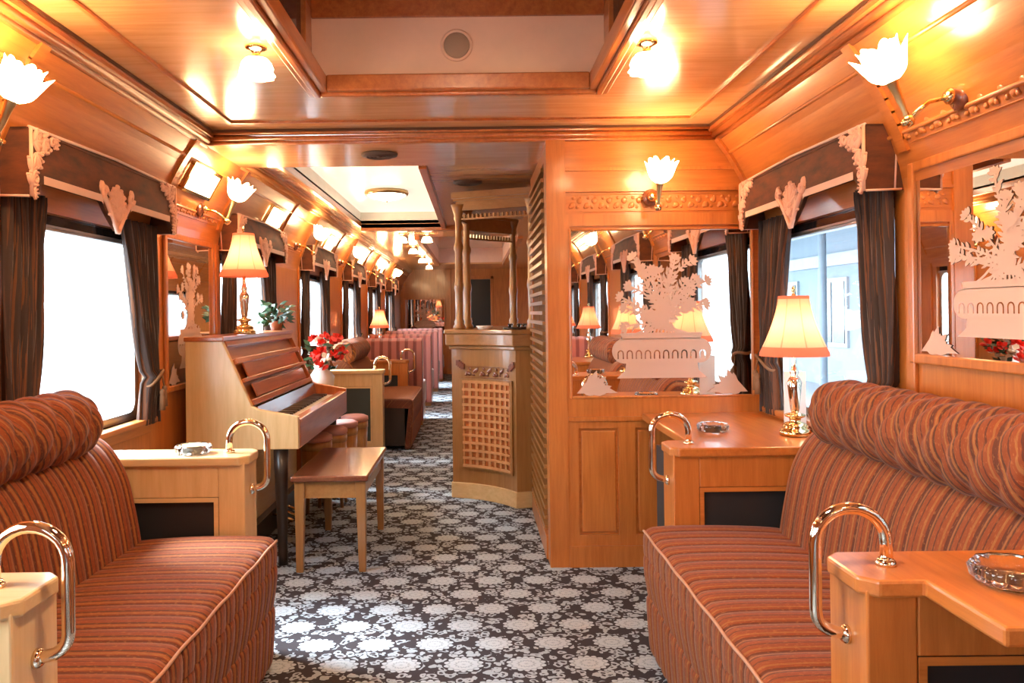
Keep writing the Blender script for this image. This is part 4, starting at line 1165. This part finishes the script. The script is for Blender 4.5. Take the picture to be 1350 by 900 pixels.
def column(x, y, ztop, name='column'):
    h = ztop - 1.092
    mb = MB(); pr = [(.040, 0), (.040, .02), (.030, .035), (.034, .05), (.024, .07), (.026, h * .3), (.031, h * .33), (.031, h * .36), (.025, h * .39), (.023, h * .62), (.030, h * .65), (.030, h * .67), (.021, h * .70), (.020, h * .86), (.030, h * .89), (.026, h * .91), (.040, h * .97), (.048, h), (.0, h)]
    mb.lathe(pr, (x, y, 1.092), 20, wob=lambda a, i: 1 + .0 * a); return mb.obj(name, 'bar_z', BR)
column(-.045, 5.17, 1.90); column(.005, 5.42, 1.90); column(.335, 5.75, 1.86); column(.415, 4.985, 1.92)
def frieze(p, q, z0, z1):
    p, q = Vector(p), Vector(q); d = (q - p); L2 = d.length; a = math.atan2(d.y, d.x); R = Matrix.Rotation(a, 3, 'Z'); c = (p + q) / 2
    mb = MB(); mb.obox((c.x, c.y, (z0 + z1) / 2 + .03), (L2, .03, z1 - z0 - .06), R); mb.obox((c.x, c.y, z1), (L2 + .04, .06, .02), R)
    n = int(L2 / .028)
    for k in range(n):
        u = (k + .5) / n; m_ = p + d * u
        mb.obox((m_.x, m_.y, z0 + .022), (.012, .02, .026), R); 
    mb.obox((c.x, c.y, z0 + .006), (L2, .022, .010), R)
    mb.obj('fretwork_canopy', 'bar_x', BR)
frieze((-.045, 5.17), (.415, 4.985), 1.80, 1.93); frieze((.005, 5.42), (.335, 5.75), 1.70, 1.86); frieze((-.045, 5.17), (.005, 5.42), 1.80, 1.93)
mb = MB(); mb.prism([(-.09, 5.13), (.44, 4.92), (.44, 6.3), (.30, 6.3), (.0, 5.5)], 2, 1.935, 1.975); mb.obj('canopy_roof', 'bar_x', BR)
t = thing('glass_dish', 'small pale glass dish on the bar top between the columns', 'dish', (.10, 5.10, 1.0925)); t.location = (.115, 5.08, 1.0925)
mb = MB(); mb.lathe([(.035, 0), (.04, .004), (.055, .022), (.052, .024), (.034, .008), (.0, .006)], (0, 0, 0), 24); mb.obj('bowl', 'china', t)
t = thing('bottle_tray', 'dark tray of small glasses on the bar top beside the screen', 'tray', (.32, 5.06, 1.0925))
mb = MB(); mb.lathe([(.0, 0), (.085, 0), (.09, .012), (.086, .012), (.08, .004), (.0, .004)], (0, 0, 0), 24); mb.obj('tray_plate', 'dark_wood', t)
for k in range(5):
    a = k * 2 * PI / 5; mb = MB(); mb.lathe([(.012, 0), (.016, .03), (.0145, .03), (.010, .003), (.0, .003)], (.05 * math.cos(a), .05 * math.sin(a), .0045), 12); mb.obj('small_glass', 'clear_glass', t)

# ------------------------------------------------------------------ far end wall and closed rear wall
mb = MB(); y0, y1 = YF - .06, YF + .05
mb.box(-1.47, -.06, y0, y1, 0, 2.1); mb.box(.38, 1.47, y0, y1, 0, 2.1); mb.box(-.06, .38, y0, y1, 1.86, 2.1)
struct('wall_far', mb, 'oak_z')
mb = MB(); mb.box(-.08, .40, YF + .051, YF + .07, 0, 1.88); d = struct('door_1', mb, 'door_black')
mb = MB(); mb.tube([(-.0, YF + .01, .85), (.0, YF + .01, 1.1)], .01, 8); mb.obj('door_handle', 'brass', d)
mb = MB()
for x in (-.12, .38): mb.box(x, x + .06, y0 - .02, y0, 0, 1.92)
mb.box(-.12, .44, y0 - .02, y0, 1.86, 1.92); mb.box(-.50, -.40, y0 - .04, y0, 0, 2.06); struct('trim_17', mb, 'oak_z', .004)
mb = MB(); mb.box(-1.47, 1.47, YB - .08, YB, 0, 2.1)
for x in (-1.0, -.35, .3, .95):
    mb.box(x, x + .05, YB, YB + .012, 0, 2.05)
mb.box(-1.4, 1.4, YB, YB + .015, .7, .78); struct('wall_back', mb, 'oak_z')

# baseboards and dado boards of the side walls
for nm, sx in (('baseboard_left', -1), ('baseboard_right', 1)):
    mb = MB(); mb.box(sx * (XW - .012), sx * XW, YB, YF, 0, .10); struct(nm, mb, 'oak_y', .003)
# vertical posts at each window bay edge
mb = MB()
for s0 in LW:
    for yy in (s0 - .05, s0 + BL + .02): mb.box(-XW, -XW + .014, yy, yy + .05, .78, 1.6)
for s0 in RW:
    for yy in (s0 - .07, s0 + BL + .005): mb.box(XW - .014, XW, yy, yy + .05, .78, 1.6)
struct('trim_18', mb, 'oak_z', .004)

# ------------------------------------------------------------------ outside: platform, station canopy, pale building and a parked train
MAT['concrete'] = plain('concrete', (.30, .32, .34), .8); MAT['pale_wall'] = plain('pale_wall', (.20, .26, .31), .7)
MAT['roof_sheet'] = plain('roof_sheet', (.34, .39, .42), .6); MAT['dark_pane'] = plain('dark_pane', (.03, .05, .07), .15); MAT['sign_blue'] = plain('sign_blue', (.12, .25, .5), .5)
mb = MB(); mb.box(-60, -1.75, -40, 60, -.9, -.75); mb.box(1.75, 60, -40, 60, -.9, -.75); mb.box(-1.75, 1.75, -40, 60, -1.3, -1.2); struct('ground_platform', mb, 'concrete')
ST_ = thing('station_building', 'pale blue station building across the platform outside the window', 'building', (9, 10, -.75))
mb = MB(); mb.box(0, 4, -22, 22, 0, 4.6); mb.obj('wall', 'pale_wall', ST_)
for k in range(14):
    mb = MB(); y = -20 + k * 2.9; mb.box(-.06, 0.02, y, y + 1.5, 1.0, 2.7); f = mb.obj('window', 'roof_sheet', ST_)
    mb = MB(); mb.box(-.08, -.06, y + .1, y + .7, 1.1, 2.6); mb.box(-.08, -.06, y + .8, y + 1.4, 1.1, 2.6); mb.obj('pane', 'dark_pane', f)
mb = MB(); mb.box(-.1, 0, -22, 22, 3.0, 3.3); mb.obj('fascia', 'roof_sheet', ST_)
CP = thing('platform_canopy', 'light platform roof on slim posts seen through the window by the lamp', 'canopy', (5.2, 10, -.75))
mb = MB(); mb.prism([(-1.6, 3.9), (3.6, 4.7), (3.6, 4.76), (-1.6, 3.96)], 1, -20, 20); mb.obj('roof', 'roof_sheet', CP)
for k in range(9):
    y = -18 + k * 4.5; mb = MB(); mb.tube([(1.2, y, 0), (1.2, y, 4.3)], .07, 10); mb.obj('post', 'pale_wall', CP)
    mb = MB(); mb.tube([(1.2, y, 3.5), (-.6, y, 4.05)], .04, 8); mb.tube([(1.2, y, 3.5), (3.0, y, 4.6)], .04, 8); mb.obj('brace', 'pale_wall', CP)

# ------------------------------------------------------------------ light from outside
w = bpy.data.worlds.new('World'); sc.world = w; w.use_nodes = True; nt = w.node_tree; bg = nt.nodes['Background']
tc = nt.nodes.new('ShaderNodeTexCoord'); sp = nt.nodes.new('ShaderNodeSeparateXYZ'); nt.links.new(tc.outputs['Generated'], sp.inputs[0])
k = S(nt, sp.outputs[0]) * -.5 + .5
mx = nt.nodes.new('ShaderNodeMix'); mx.data_type = 'RGBA'; mx.inputs[6].default_value = (.62, .82, 1, 1); mx.inputs[7].default_value = (.84, .93, 1, 1)
nt.links.new(k.k, mx.inputs[0]); nt.links.new(mx.outputs[2], bg.inputs[0])
st = k.pow(1.3) * 9.0 + 3.0; nt.links.new(st.k, bg.inputs[1])

sl = bpy.data.lights.new('sun', 'SUN'); sl.energy = 15.0; sl.angle = math.radians(24); sl.color = (.90, .96, 1.0)
so = bpy.data.objects.new('sun', sl); COL.objects.link(so); so.location = (-12, 0, 14)
so.rotation_euler = Vector((.62, -.17, -.76)).to_track_quat('-Z', 'Y').to_euler()

# ------------------------------------------------------------------ camera
cam = bpy.data.cameras.new('camera'); co = bpy.data.objects.new('camera', cam); COL.objects.link(co); sc.camera = co
co.location = (.05, 0, 1.2); cam.sensor_width = 36; cam.lens = 28.0; cam.shift_x = 50 / 1350; cam.shift_y = -38 / 1350
co.rotation_euler = (Matrix.Rotation(PI / 2, 3, 'X') @ Matrix.Rotation(-.0122, 3, 'Z')).to_euler()
cam.clip_start = .02
sc.view_settings.view_transform = 'Standard'; sc.view_settings.look = 'None'; sc.view_settings.exposure = .80; sc.view_settings.gamma = 1
sc.view_settings.use_curve_mapping = False
sc.cycles.use_denoising = True
sc.cycles.max_bounces = 10; sc.cycles.diffuse_bounces = 5; sc.cycles.glossy_bounces = 5; sc.cycles.transmission_bounces = 6; sc.cycles.transparent_max_bounces = 8
sc.cycles.sample_clamp_indirect = 6.0; sc.cycles.caustics_reflective = False; sc.cycles.caustics_refractive = False
